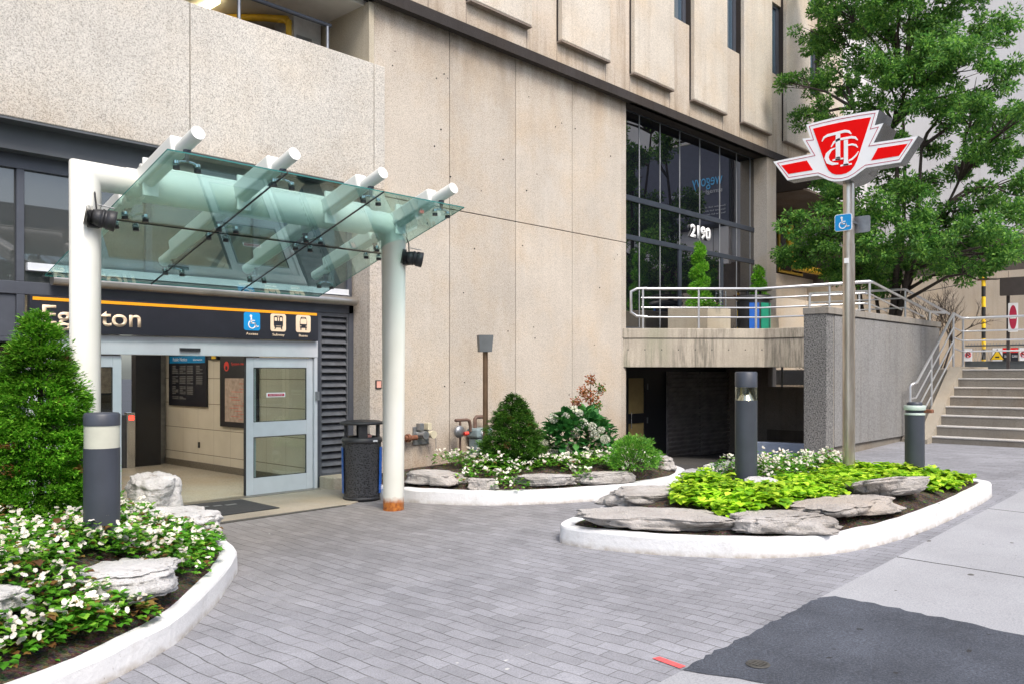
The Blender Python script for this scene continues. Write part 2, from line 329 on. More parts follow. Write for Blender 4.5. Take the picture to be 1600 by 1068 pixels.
# ------------------------------------------------------------------ mesh builder
COL=sc.collection
class MB:
    def __init__(s): s.v=[];s.f=[];s.m=[];s.sm=[]
    def add(s,vs,fs,m=0,smooth=False):
        o=len(s.v); s.v.extend([tuple(v) for v in vs])
        for f in fs: s.f.append(tuple(i+o for i in f)); s.m.append(m); s.sm.append(smooth)
        return s
    def box(s,x0,x1,y0,y1,z0,z1,m=0):
        v=[(x0,y0,z0),(x1,y0,z0),(x1,y1,z0),(x0,y1,z0),(x0,y0,z1),(x1,y0,z1),(x1,y1,z1),(x0,y1,z1)]
        return s.add(v,[(0,3,2,1),(4,5,6,7),(0,1,5,4),(1,2,6,5),(2,3,7,6),(3,0,4,7)],m)
    def boxm(s,M,sx,sy,sz,m=0):
        v=[M@Vector((a*sx/2,b*sy/2,c*sz/2)) for c in(-1,1) for a,b in((-1,-1),(1,-1),(1,1),(-1,1))]
        return s.add(v,[(0,3,2,1),(4,5,6,7),(0,1,5,4),(1,2,6,5),(2,3,7,6),(3,0,4,7)],m)
    def prism(s,poly,z0,z1,m=0,top=None):
        n=len(poly); v=[(x,y,z0) for x,y in poly]+[(x,y,z1) for x,y in poly]
        s.add(v,[tuple(range(n-1,-1,-1)),tuple(range(n,2*n))]+[(i,(i+1)%n,n+(i+1)%n,n+i) for i in range(n)],m); return s
    def prismM(s,poly,d0,d1,M,m=0,mside=None):
        # polygon in local XZ-plane (x,z), extruded along local y d0..d1
        n=len(poly); v=[M@Vector((x,d0,z)) for x,z in poly]+[M@Vector((x,d1,z)) for x,z in poly]
        s.add(v,[tuple(range(n)),tuple(range(2*n-1,n-1,-1))],m)
        s.add(v,[((i+1)%n,i,n+i,n+(i+1)%n) for i in range(n)],m if mside is None else mside); return s
    def cyl(s,p0,p1,r0,r1=None,seg=16,m=0,caps=True,smooth=True):
        r1=r0 if r1 is None else r1; p0=Vector(p0);p1=Vector(p1); d=(p1-p0).normalized()
        a=d.orthogonal().normalized(); b=d.cross(a)
        v=[]
        for p,r in((p0,r0),(p1,r1)):
            for i in range(seg):
                t=2*math.pi*i/seg; v.append(p+a*math.cos(t)*r+b*math.sin(t)*r)
        s.add(v,[(i,(i+1)%seg,seg+(i+1)%seg,seg+i) for i in range(seg)],m,smooth)
        if caps: s.add(v,[tuple(range(seg-1,-1,-1)),tuple(range(seg,2*seg))],m)
        return s
    def lathe(s,prof,c,seg=32,m=0,smooth=True,axis=None,ring=False):
        if ring: prof=prof+[prof[0]]; smooth=False
        v=[]; M=axis or Matrix.Identity(3)
        for r,z in prof:
            for i in range(seg):
                t=2*math.pi*i/seg; q=M@Vector((r*math.cos(t),r*math.sin(t),z)); v.append((c[0]+q.x,c[1]+q.y,c[2]+q.z))
        f=[]
        for j in range(len(prof)-1):
            for i in range(seg): f.append((j*seg+i,j*seg+(i+1)%seg,(j+1)*seg+(i+1)%seg,(j+1)*seg+i))
        s.add(v,f,m,smooth); n=len(prof)
        if ring: return s
        s.add(v,[tuple(range(seg-1,-1,-1)),tuple(range((n-1)*seg,n*seg))],m); return s
    def tube(s,pts,r,seg=10,m=0,rr=None):
        pts=[Vector(p) for p in pts]; n=len(pts); rr=rr or [r]*n; v=[]; up=None
        for i,p in enumerate(pts):
            d=((pts[min(i+1,n-1)]-p).normalized()+(p-pts[max(i-1,0)]).normalized())
            d=d.normalized() if d.length>1e-6 else Vector((0,0,1))
            if up is None: up=d.orthogonal().normalized()
            a=(up-d*up.dot(d)); a=a.normalized() if a.length>1e-5 else d.orthogonal().normalized(); up=a; b=d.cross(a)
            k=1
            if 0<i<n-1:
                c=(pts[i+1]-p).normalized().dot((p-pts[i-1]).normalized()); k=1/max(.5,math.sqrt(max(.01,(1+c)/2)))
            for j in range(seg):
                t=2*math.pi*j/seg; v.append(p+(a*math.cos(t)+b*math.sin(t))*rr[i]*k)
        f=[(i*seg+j,i*seg+(j+1)%seg,(i+1)*seg+(j+1)%seg,(i+1)*seg+j) for i in range(n-1) for j in range(seg)]
        s.add(v,f,m,True); s.add(v,[tuple(range(seg-1,-1,-1)),tuple(range((n-1)*seg,n*seg))],m); return s
    def ball(s,c,r,m=0,nu=12,nv=8,sc_=(1,1,1)):
        v=[];
        for j in range(nv+1):
            ph=math.pi*j/nv
            for i in range(nu):
                t=2*math.pi*i/nu; v.append((c[0]+r*sc_[0]*math.sin(ph)*math.cos(t),c[1]+r*sc_[1]*math.sin(ph)*math.sin(t),c[2]+r*sc_[2]*math.cos(ph)))
        s.add(v,[(j*nu+i,(j+1)*nu+i,(j+1)*nu+(i+1)%nu,j*nu+(i+1)%nu) for j in range(nv) for i in range(nu)],m,True); return s
    def leaf(s,p,d,up,L,Wd,m=0,fold=.25):
        p=Vector(p); d=d.normalized(); sd_=d.cross(up)
        if sd_.length<1e-4: sd_=d.orthogonal()
        sd_.normalize(); n=sd_.cross(d)
        mid=p+d*L*.45
        s.add([p,mid+sd_*Wd/2+n*fold*Wd,p+d*L,mid-sd_*Wd/2+n*fold*Wd],[(0,1,2),(0,2,3)],m); return s
    def rleaf(s,p,d,up,L,Wd,m=0,fold=.18):
        p=Vector(p); d=d.normalized(); sd_=d.cross(up)
        if sd_.length<1e-4: sd_=d.orthogonal()
        sd_.normalize(); n=sd_.cross(d)
        a=p+d*L*.2; b=p+d*L*.65
        s.add([p,a+sd_*Wd*.42+n*fold*Wd,b+sd_*Wd*.45+n*fold*Wd,p+d*L-n*.1*L,b-sd_*Wd*.45+n*fold*Wd,a-sd_*Wd*.42+n*fold*Wd,p+d*L*.5],
              [(0,1,6),(1,2,6),(2,3,6),(3,4,6),(4,5,6),(5,0,6)],m,True); return s
    def build(s,name,mats,parent=None,bevel=0,seg=2,base=None):
        me=bpy.data.meshes.new(name); me.from_pydata(s.v,[],s.f)
        if isinstance(mats,str): mats=[mats]
        for m in mats: me.materials.append(MATS[m])
        me.polygons.foreach_set('material_index',s.m); me.polygons.foreach_set('use_smooth',s.sm); me.update()
        o=bpy.data.objects.new(name,me); COL.objects.link(o)
        if base: # put origin at base
            me.transform(Matrix.Translation(-Vector(base))); o.location=base
        if parent is not None:
            o.parent=parent
            o.matrix_parent_inverse=wm(parent).inverted()
        if bevel:
            b=o.modifiers.new('bevel','BEVEL'); b.width=bevel; b.segments=seg; b.limit_method='ANGLE'; b.angle_limit=R(35); b.harden_normals=False
        return o
def wm(o):
    M=Matrix.Translation(o.location)@o.rotation_euler.to_matrix().to_4x4()
    if o.parent is not None: M=wm(o.parent)@o.matrix_parent_inverse@M
    return M
def tag(o,label,cat,group=None,kind=None):
    if label: o['label']=label
    if cat: o['category']=cat
    if group: o['group']=group
    if kind: o['kind']=kind
    return o
def thing(name,loc,label,cat,group=None):
    o=bpy.data.objects.new(name,None); COL.objects.link(o); o.location=loc; o.empty_display_size=.2; return tag(o,label,cat,group)
def struct(o): o['kind']='structure'; return o
def copy_tree(o,parent=None):
    c=o.copy(); COL.objects.link(c)
    if parent is not None: c.parent=parent
    for ch in list(o.children): copy_tree(ch,c)
    return c
def text(name,s,mat,parent,M,width=None,height=None,depth=.004,bold=0,mirror=False,space=1.0,align='LEFT'):
    cu=bpy.data.curves.new(name,'FONT'); cu.body=s; cu.size=1; cu.extrude=0; cu.offset=bold; cu.space_character=space
    to=bpy.data.objects.new(name,cu); COL.objects.link(to); bpy.context.view_layer.update()
    dg=bpy.context.evaluated_depsgraph_get(); me=bpy.data.meshes.new_from_object(to.evaluated_get(dg)); COL.objects.unlink(to); bpy.data.objects.remove(to)
    xs=[v.co.x for v in me.vertices]; ys=[v.co.y for v in me.vertices]
    x0,x1,y0,y1=min(xs),max(xs),0,max(ys)
    sy=(height/(y1-y0)) if height else 1; sx=(width/(x1-x0)) if width else sy
    for v in me.vertices:
        v.co=M@Vector(((v.co.x-x0)*sx,0,(v.co.y-y0)*sy))
    me.materials.clear(); me.materials.append(MATS[mat]); me.name=name
    o=bpy.data.objects.new(name,me); COL.objects.link(o)
    md=o.modifiers.new('solid','SOLIDIFY'); md.thickness=depth; md.offset=0
    if parent is not None: o.parent=parent; o.matrix_parent_inverse=wm(parent).inverted()
    return o
def frame_front(x,y,z): return Matrix.Translation((x,y,z))      # local x -> +X, z up, facing -Y
def frame_dir(x,y,z,ux,uy):   # local x -> (ux,uy)
    l=math.hypot(ux,uy); ux/=l; uy/=l
    return Matrix(((ux,-uy,0,x),(uy,ux,0,y),(0,0,1,z),(0,0,0,1)))
def smooth(a): a=max(0,min(1,a)); return a*a*(3-2*a)
def catmull(P,n=8,closed=True):
    out=[]; N_=len(P)
    for i in range(N_ if closed else N_-1):
        g=lambda k:P[k%N_] if closed else P[max(0,min(N_-1,k))]
        p0,p1,p2,p3=g(i-1),g(i),g(i+1),g(i+2)
        for j in range(n):
            t=j/n; out.append(tuple(.5*((2*p1[k])+(-p0[k]+p2[k])*t+(2*p0[k]-5*p1[k]+4*p2[k]-p3[k])*t*t+(-p0[k]+3*p1[k]-3*p2[k]+p3[k])*t**3) for k in range(len(p1))))
    if not closed: out.append(P[-1])
    return out
def inside(x,y,P):
    c=False; n=len(P); j=n-1
    for i in range(n):
        if (P[i][1]>y)!=(P[j][1]>y) and x<(P[j][0]-P[i][0])*(y-P[i][1])/(P[j][1]-P[i][1])+P[i][0]: c=not c
        j=i
    return c
# ------------------------------------------------------------------ ground
def gz(x,y):
    b=.024*(x-6.8)
    w=smooth((y-9.4)/.6)*(1-smooth((x-8.8)/.8)); b*=1-w
    w2=smooth((x-12.9)/3.2)*smooth((y-7.0)/1.6)
    if w2>0: b=b*(1-w2)+w2*max(-.42,.12-.062*(x-12.5))
    return b
def sheet(name,x0,x1,y0,y1,st,off,mat,poly=None):
    mb=MB(); nx=int((x1-x0)/st)+1; ny=int((y1-y0)/st)+1
    v=[(x0+(x1-x0)*i/nx,y0+(y1-y0)*j/ny) for j in range(ny+1) for i in range(nx+1)]
    mb.add([(x,y,gz(x,y)+off) for x,y in v],[(j*(nx+1)+i,j*(nx+1)+i+1,(j+1)*(nx+1)+i+1,(j+1)*(nx+1)+i) for j in range(ny) for i in range(nx)],0,True)
    return mb.build(name,mat)
def polysheet(name,poly,off,mat,st=.25,parent=None):
    # triangulated polygon that follows the ground: fan of clipped grid cells is overkill, subdivide edges and fill via bmesh
    import bmesh
    bm=bmesh.new(); vs=[bm.verts.new((x,y,0)) for x,y in poly]; f=bm.faces.new(vs)
    bmesh.ops.triangulate(bm,faces=[f])
    for _ in range(3): bmesh.ops.subdivide_edges(bm,edges=[e for e in bm.edges if e.calc_length()>.5],cuts=1,use_grid_fill=True)
    bmesh.ops.triangulate(bm,faces=bm.faces[:])
    for v in bm.verts: v.co.z=gz(v.co.x,v.co.y)+off
    bmesh.ops.recalc_face_normals(bm,faces=bm.faces[:])
    me=bpy.data.meshes.new(name); bm.to_mesh(me); bm.free()
    for p in me.polygons:
        if p.normal.z<0: p.flip()
    me.materials.append(MATS[mat]); o=bpy.data.objects.new(name,me); COL.objects.link(o)
    if parent: o.parent=parent; o.matrix_parent_inverse=wm(parent).inverted()
    return o
struct(sheet('brick_paving',-14,24,2.6,11.6,.3,0,'brick_paving'))
struct(sheet('sidewalk',-14,30,-1.6,2.95,.3,.004,'sidewalk'))
b=MB(); b.add([(-200,-300,-.75),(300,-300,-.75),(300,300,-.75),(-200,300,-.75)],[(0,1,2,3)]); struct(b.build('ground','road_asphalt'))
b=MB(); b.add([(-80,-15,-.14),(90,-15,.4),(90,-1.75,.4),(-80,-1.75,-.14)],[(0,1,2,3)]); struct(b.build('road','road_asphalt'))
b=MB()
for i in range(22):
    x0=-14+2*i; z=gz(x0,0); b.box(x0,x0+1.994,-1.75,-1.6,-.3,.024*(x0+1-6.8)+.004)
struct(b.build('kerb','sidewalk_base',bevel=.015))
# bricks run in a ragged border onto the walk
patch=[]
for (x0,y0),(x1,y1),n in (((4.83,2.965),(7.06,2.945),40),((7.12,2.88),(6.85,.2),46),((6.7,-.9),(5.3,-.9),4),((5.25,-.3),(5.02,2.2),30),((4.98,2.4),(4.83,2.9),8)):
    for i in range(n):
        t=i/n; patch.append((x0+(x1-x0)*t+rnd.uniform(-.025,.025),y0+(y1-y0)*t+rnd.uniform(-.02,.02)))
struct(polysheet('asphalt_patch',patch,.009,'asphalt'))
b=MB(); c=(5.22,2.62); 
b.lathe([(.001,.0135),(.055,.0135),(.06,.017),(.075,.017),(.08,.012)],(c[0],c[1],gz(*c)),20); 
for k in range(4): b.box(c[0]-.045,c[0]+.045,c[1]-.042+k*.025,c[1]-.032+k*.025,gz(*c)+.015,gz(*c)+.019)
tag(b.build('drain_cover','drain_metal'),'small round iron drain cover set in the black asphalt patch','drain cover')
tag(polysheet('paint_mark',[(4.84,2.98),(4.9,2.97),(4.94,3.2),(4.88,3.22)],.006,'red_paint_mark'),'short red spray paint mark on the bricks by the asphalt','paint mark')
# driveway surface down to the garage
dv=[(12.6,7.3),(15.9,6.9),(15.9,7.1),(22.8,7.1),(22.8,12.15),(16.2,12.15),(16.15,11.3),(13.4,11.3)]
struct(polysheet('driveway',dv,.006,'driveway'))
# entrance pad
b=MB(); b.prism([(3.2,9.99),(7.35,9.96),(8.2,10.35),(8.72,11.3),(8.72,11.75),(3.2,11.75)],-.2,.018); struct(b.build('entrance_pad','pad_concrete',bevel=.006))
b=MB(); b.box(5.0,7.25,9.9,9.975,-.05,.012); tag(b.build('channel_drain','drain_metal'),'narrow dark channel drain along the edge of the entrance slab','drain')
b=MB(); b.prism([(5.2,10.32),(6.44,10.32),(6.48,11.42),(5.2,11.5)],.019,.032)
e=thing('door_mat',(5.8,10.9,.02),'flat black rubber mat in front of the open sliding doors','door mat'); b.build('mat_base','black_rubber',e,bevel=.004)
for i,(x,l) in enumerate(((5.62,.2),(5.87,.12),(6.03,.16))): b=MB(); b.box(x,x+l,11.1-.05*i,11.16-.04*i,.033,.035); b.build('worn_letter','grey_print',e)
# ------------------------------------------------------------------ main building
BX=thing('station_building',(12,11.5,0),'beige precast concrete building with ribbed upper storeys, dark glass lobby and sliding station doors','building')
b=MB()
def seams(x0,x1,z0,z1,y0,y1,xs,zs,g=.014):
    xs=[x0]+xs+[x1]; zs=[z0]+zs+[z1]
    for i in range(len(xs)-1):
        for j in range(len(zs)-1):
            b.box(xs[i]+g/2,xs[i+1]-g/2,y0,y1,zs[j]+g/2,zs[j+1]-g/2)
seams(8.88,16.15,-.4,8.15,11.36,11.72,[10.61,12.39,14.17],[4.85]); b.build('precast_wall','wall_concrete',BX,bevel=.006,seg=1)
b=MB(); b.box(8.9,16.14,11.375,11.7,-.4,8.14); b.build('joint_filler','black_void',BX)
# bolt holes
b=MB()
for i in range(34):
    x=rnd.uniform(9.2,15.9); z=rnd.choice([1.5,2.6,3.5,4.3,5.3,6.1,6.9,7.4])+rnd.uniform(-.25,.25)
    b.cyl((x,11.352,z),(x,11.362,z),rnd.uniform(.009,.017),seg=8)
b.build('bolt_hole','black_void',BX)['kind']='stuff'
b=MB(); b.box(8.72,9.04,11.26,11.36,-.3,4.925); b.box(8.72,8.88,11.36,11.9,-.3,4.925); b.build('pier','pier_concrete',BX,bevel=.01)
b=MB(); xs=[-8,-3.9,1.15,5.62,8.81,9.04]
for i in range(5): b.box(xs[i]+.006,xs[i+1]-.006,11.26,11.355 if i==4 else 11.52,4.93,7.0)
b.build('parapet','parapet_concrete',BX,bevel=.012)
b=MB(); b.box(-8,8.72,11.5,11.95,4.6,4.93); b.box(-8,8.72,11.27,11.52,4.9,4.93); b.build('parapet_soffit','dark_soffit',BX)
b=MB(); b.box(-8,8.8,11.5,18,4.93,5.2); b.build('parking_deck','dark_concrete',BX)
# upper storeys
XE=28.0
b=MB()
x=8.0
b.box(-8,XE,11.19,11.45,8.16,10.53); b.box(-8,XE,11.36,11.45,10.53,22)
b.box(XE-.3,XE,11.45,26,8.16,22); b.build('upper_facade','upper_concrete',BX,bevel=.01)
boxes=[16.04+2.59*k for k in range(-9,5)]
slot=MB()
pb=MB()
for k,x0 in enumerate(boxes):
    m=MB(); x1=min(x0+1.66,XE+.02)
    if x0>XE: continue
    m.box(x0,x1,11.04,11.36,8.66,22)
    m.build('facade_panel','panel_concrete',BX,bevel=.02)
    m=MB(); m.box(x0-.01,x1+.01,11.05,11.19,8.63,8.66); m.build('panel_drip','dark_concrete',BX)
    slot.box(x0-.012,x0-.001,11.15,11.36,8.66,22)
    # window in the gap to the right of this box
    g0,g1=x1,min(x0+2.59,XE)
    if g1-g0>.5:
        if k>=9 :
            for (w0,w1) in ((10.55,12.6),(13.2,15.3)):
                wf=MB(); wf.box(g0+.01,g0+.06,11.29,11.36,w0,w1); wf.box(g1-.16,g1-.01,11.29,11.36,w0,w1); wf.box(g0+.06,g1-.16,11.29,11.36,w0,w0+.06); wf.box(g0+.06,g1-.16,11.29,11.36,w1-.07,w1); wf.box(g0+.38,g0+.41,11.30,11.36,w0+.06,w1-.07)
                wo=wf.build('window','dark_frame',BX); p=MB(); p.box(g0+.06,g1-.16,11.33,11.345,w0+.06,w1-.07); p.build('pane','blue_glass',wo)
            m=MB(); m.box(g0+.01,g1-.01,11.22,11.36,12.62,13.18); m.box(g0+.01,g1-.01,11.22,11.36,15.32,22); m.build('spandrel','upper_concrete',BX)
        else:
            m=MB(); m.box(g0,g1,11.22,11.36,10.53,22); m.build('spandrel','upper_concrete',BX)
m=MB()
for x0 in boxes:
    for q in (x0-.004,x0+1.66): m.box(q,q+.012,11.186,11.2,8.16,8.66)
m.build('facade_joint','dark_concrete',BX); slot.build('shadow_slot','soffit_dark',BX)
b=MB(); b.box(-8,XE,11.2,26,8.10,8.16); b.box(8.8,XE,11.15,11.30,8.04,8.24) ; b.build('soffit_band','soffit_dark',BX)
b=MB(); b.box(-8,XE,11.6,26,22,22.3); b.build('roof','dark_concrete',BX)
# parking level seen above the parapet
b=MB(); b.box(-8,8.9,11.5,19,8.02,8.1); b.build('parking_ceiling','ceiling_white',BX)
b=MB(); b.box(8.78,8.88,11.36,18,5.2,8.05); b.build('parking_end_wall','planter_concrete',BX)
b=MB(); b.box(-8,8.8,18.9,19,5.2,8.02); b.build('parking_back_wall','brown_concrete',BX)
b=MB(); b.box(7.0,7.9,15.0,15.3,7.65,8.02); b.box(-2,8.7,13.9,14.15,7.72,8.02); b.build('parking_beam','brown_concrete',BX)
b=MB(); b.box(8.2,8.75,12.7,13.3,5.2,8.02); b.build('parking_column','vent_white',BX)
b=MB(); b.cyl((8.05,12.62,5.2),(8.05,12.62,7.86),.05); b.tube([(8.05,12.62,7.8),(8.05,12.7,7.9),(7.8,13.0,7.94),(6.5,14.4,7.94)],.06); tag(b.build('yellow_pipe','yellow_pipe'),'yellow pipe on the parking column behind the upper railing','pipe')
b=MB(); b.box(6.9,7.0,13.0,14.3,7.93,7.99); tag(b.build('tube_lamp','tube_light'),'lit fluorescent tube under the parking deck ceiling','ceiling light')
e=thing('upper_railing',(6,11.8,7),'dark metal railing above the concrete parapet, upper left','railing')
b=MB(); b.tube([(-6,11.8,7.62),(8.32,11.8,7.62)],.035); b.build('top_rail','dark_frame',e)
for x in (-3,-.7,1.9,4.3,6.66,8.26): b=MB(); b.cyl((x,11.8,5.2),(x,11.8,7.6),.028); b.build('post','galvanised',e)
e=thing('no_entry_notice',(8.2,12.7,7.3),'small grey notice with two dark rings on the parking column','notice')
b=MB(); b.box(8.25,8.55,12.68,12.698,7.0,7.7); b.build('plate','galvanised',e)
b=MB()
for z in (7.22,7.5): b.lathe([(.07,-.004),(.1,-.004),(.1,.004),(.07,.004)],(8.4,12.672,z),20,axis=Matrix(((1,0,0),(0,0,-1),(0,1,0))),ring=True)
b.build('ring','sign_back_brown',e)
# window band above doors
YD=11.73
b=MB()
b.box(-8,8.72,YD-.03,YD+.12,4.42,4.6); b.box(-8,8.72,YD-.03,YD+.12,2.86,3.02)
for x in (-6,-4.0,-2.0,.0,1.8,3.585,5.2,6.85,8.6): b.box(x,x+.09,YD-.025,YD+.1,3.02,4.42)
b.box(-8,3.68,YD-.02,YD+.1,2.86,3.0); b.box(3.585,3.68,YD-.03,YD+.1,.0,2.86); b.box(7.98,8.06,YD-.03,YD+.12,0,2.86); b.box(8.62,8.72,YD-.03,YD+.12,0,3.02)
b.box(-8,3.585,YD,YD+.06,2.33,2.86); b.box(-8,3.585,YD-.03,YD+.1,2.27,2.33)
b.build('storefront_frame','dark_frame',BX,bevel=.006,seg=1)
b=MB()
xs=[-8,-6,-4.0,-2.0,.0,1.8,3.585,5.2,6.85,8.6]
for i in range(9):
    p=MB(); p.box(xs[i]+(.09 if i else 0),xs[i+1],YD+.03,YD+.05,3.02,4.42); p.build('window_pane','window_glass',BX)
p=MB(); p.box(-8,3.585,YD+.03,YD+.05,0,2.27); p.build('window_pane','dark_glass',BX)
b=MB(); b.box(3.7,8.6,YD-.06,YD+.03,3.16,3.26); b.box(3.7,8.6,YD-.075,YD-.06,3.16,3.175); b.build('metal_trim','alu_frame',BX,bevel=.004)
b=MB(); b.cyl((3.95,11.58,3.06),(8.66,11.58,3.06),.075,seg=20); b.build('gutter_tube','brushed_tube',BX)
# louver
b=MB(); b.box(8.06,8.62,YD+.08,YD+.1,.2,2.86)
for i in range(22):
    z=.28+i*.118; M=Matrix.Translation((8.34,YD+.03,z))@Matrix.Rotation(R(-40),4,'X'); b.boxm(M,.50,.012,.12)
b.box(8.06,8.09,YD-.01,YD+.08,.2,2.86); b.box(8.59,8.62,YD-.01,YD+.08,.2,2.86); b.box(8.09,8.59,YD-.01,YD+.08,.2,.235); b.box(8.09,8.59,YD-.01,YD+.08,2.8,2.86)
b.build('louver','louver_paint',BX)
b=MB(); b.box(8.02,8.56,11.28,11.69,-.1,.21); b.build('louver_plinth','planter_concrete',BX,bevel=.02)
# door set
D=MB(); D.box(3.68,7.98,YD-.07,YD+.1,2.13,2.385); D.box(7.92,7.98,YD-.06,YD+.1,0,2.13); D.box(3.68,3.74,YD-.06,YD+.1,0,2.13)
hd=D.build('door_header','alu_frame',BX,bevel=.006)
b=MB(); b.box(5.66,5.96,YD-.1,YD-.071,2.19,2.235); b.build('motion_sensor','black_plastic',hd)
b=MB(); b.box(7.93,7.99,YD-.1,YD-.071,1.44,1.58); b.cyl((7.955,YD-.108,1.52),(7.955,YD-.1,1.52),.012,seg=10); b.build('door_switch','galvanised',hd)
def door_leaf(x0,x1):
    y0,y1=YD-.03,YD+.02
    m=MB(); m.box(x0,x0+.12,y0,y1,.02,2.115); m.box(x1-.12,x1,y0,y1,.02,2.115)
    for z0,z1 in ((.02,.28),(.9,1.13),(1.96,2.115)): m.box(x0+.12,x1-.12,y0,y1,z0,z1)
    d=m.build('sliding_door','alu_frame',BX,bevel=.006,seg=1)
    for z0,z1 in ((.28,.9),(1.13,1.96)):
        g=MB(); g.box(x0+.12,x1-.12,YD-.008,YD,z0,z1); g.build('pane','clear_glass',d)
        g=MB(); g.box(x0+.155,x0+.175,YD+.004,YD+.05,z0,z1); g.build('inner_stile','alu_frame',d)
        g=MB()
        for q in ((x0+.12,x0+.128),(x1-.128,x1-.12)): g.box(q[0],q[1],y0+.002,YD-.008,z0,z1)
        g.box(x0+.128,x1-.128,y0+.002,YD-.008,z0,z0+.008); g.box(x0+.128,x1-.128,y0+.002,YD-.008,z1-.008,z1); g.build('glazing_gasket','black_rubber',d)
    return d
d=door_leaf(6.73,7.91); door_leaf(3.76,4.87)
b=MB(); b.box(6.715,6.728,YD-.02,YD+.03,.02,2.12); b.build('door_edge','black_rubber',d)
e=thing('door_sticker',(7.24,YD-.012,1.53),'small white sticker with a red bar on the upper door glass','sticker')
b=MB(); b.box(7.08,7.41,YD-.014,YD-.0105,1.505,1.575); b.build('label','sign_white',e,bevel=.001); b=MB(); b.box(7.1,7.39,YD-.017,YD-.0145,1.52,1.56); b.build('bar','sign_maroon',e)
text('lettering','DO NOT ENTER','sign_white',e,frame_front(7.13,YD-.0185,1.533),.23,.016,.001)
# lobby interior
b=MB(); b.box(3.2,8.25,YD+.0,20,-.1,.012); b.build('lobby_floor','terrazzo',BX)
b=MB(); b.box(4.4,7.95,YD-.2,YD-.0,-.1,.024); b.build('threshold','granite_skirt',BX)
b=MB(); b.box(8.05,8.25,YD+.12,17.2,.14,2.9); b.build('lobby_wall','lobby_tile',BX)
b=MB(); b.box(8.03,8.25,YD+.12,17.2,.012,.14); b.build('skirting','granite_skirt',BX)
b=MB(); b.box(3.2,8.25,YD+.1,20,2.86,2.9); b.build('lobby_ceiling','ceiling_white',BX)
b=MB(); b.box(3.2,8.25,19.9,20,0,2.9); b.build('lobby_back_wall','brown_concrete',BX)
b=MB(); b.box(3.2,3.3,YD+.1,20,0,2.9); b.build('lobby_side_wall','lobby_tile',BX)
b=MB(); b.box(7.86,8.06,17.2,17.4,0,2.9); b.build('lobby_column','galvanised',BX,bevel=.01)
b=MB(); b.box(7.35,7.86,17.0,17.2,0,2.86); b.box(6.9,7.0,17.0,17.1,2.0,2.86); b.build('gate_frame','black_frame',BX)
for i,(x,y) in enumerate(((5.9,13.2),(5.9,15.6),(6.0,18.3))):
    b=MB(); b.box(x-.6,x+.6,y-.15,y+.15,2.83,2.855); o=b.build('lobby_light','lobby_light',BX)
e=thing('fare_gate',(7.2,16.9,0),'stainless fare gate with a small red light inside the entrance','fare gate')
b=MB(); b.box(7.12,7.28,16.85,17.0,0,1.1); b.build('cabinet','stainless',e,bevel=.01); b=MB(); b.box(6.95,7.12,16.95,17.6,0,1.05); b.build('housing','dark_frame',e); b=MB(); b.box(7.15,7.25,16.84,16.849,.95,1.04); b.build('indicator','red_led',e); b=MB(); b.box(6.0,6.95,17.5,17.55,.6,.95); b.build('barrier','clear_glass',e)
e=thing('framed_notice',(6.6,18.5,1.5),'pale framed notice hanging beyond the fare gate','notice')
b=MB(); b.box(6.9,7.6,18.5,18.53,1.45,2.1); b.build('sheet','poster_paper',e); b=MB(); b.box(6.86,7.64,18.53,18.56,1.41,2.14); b.build('frame','black_frame',e)
b=MB(); b.ball((6.9,19.0,1.1),.05); tag(b.build('signal_lamp','green_led'),'small green signal lamp beyond the fare gate','signal lamp')
e=thing('notice_board',(8.03,15.9,1.7),'large black notice board with blue Public Notice header on the lobby wall','notice board')
b=MB(); b.box(8.0,8.045,15.4,16.95,1.22,2.23); b.build('board','sign_black',e,bevel=.004)
b=MB(); b.box(7.996,8.0,15.44,16.91,2.07,2.21); b.build('header','sign_blue',e)
text('heading','Public Notice','sign_white',e,frame_dir(7.994,16.75,2.11,0,-1),.6,.07,.002)
text('heading','Information','sign_white',e,frame_dir(7.994,15.9,2.115,0,-1),.36,.04,.002)
b=MB()
for cI,(yc,nl) in enumerate(((16.78,20),(16.47,20),(16.16,18),(15.78,11))):
    b=MB()
    for r_ in range(nl):
        if r_%6==5: continue
        L=.25 if rnd.random()<.8 else .14
        b.box(7.995,7.999,yc-L,yc,2.0-r_*.034,2.018-r_*.034)
    b.build('text_column','grey_print',e)
e=thing('map_case',(8.03,14.3,1.4),'tall black map case with red emblem and paper map on lobby wall','map case')
b=MB(); b.box(7.99,8.045,13.55,14.85,.88,2.5); b.build('case','black_frame',e,bevel=.006)
b=MB(); b.box(7.984,7.99,13.65,14.65,.98,1.78); b.build('map','poster_paper',e)
b=MB()
for i in range(14): 
    z=1.03+i*.05; y0=rnd.uniform(13.7,14.2); b.box(7.981,7.984,y0,y0+rnd.uniform(.1,.4),z,z+.006)
b.build('map_line','red_print',e)
b=MB(); b.cyl((7.986,14.6,2.0),(7.99,14.6,2.0),.09,seg=20); em=b.build('emblem','red_print',e); b=MB(); b.cyl((7.983,14.6,1.97),(7.986,14.6,1.97),.04,seg=12); b.build('figure','black_frame',em)
text('heading','System map','red_print',e,frame_dir(7.984,14.42,2.02,0,-1),.5,.05,.002)
e=thing('hanging_sign',(7.9,15.0,2.1),'small black and yellow sign hanging on lobby wall between board and map case','sign')
b=MB(); b.box(7.97,8.045,14.92,15.28,2.12,2.35); b.build('panel','sign_black',e); b=MB(); b.box(7.965,7.969,14.96,15.12,2.14,2.3); b.build('arrow_panel','sign_yellow',e)
b=MB(); b.box(8.03,8.049,15.73,15.78,.42,.53); tag(b.build('wall_outlet','black_plastic'),'small dark outlet low on the lobby wall','outlet')
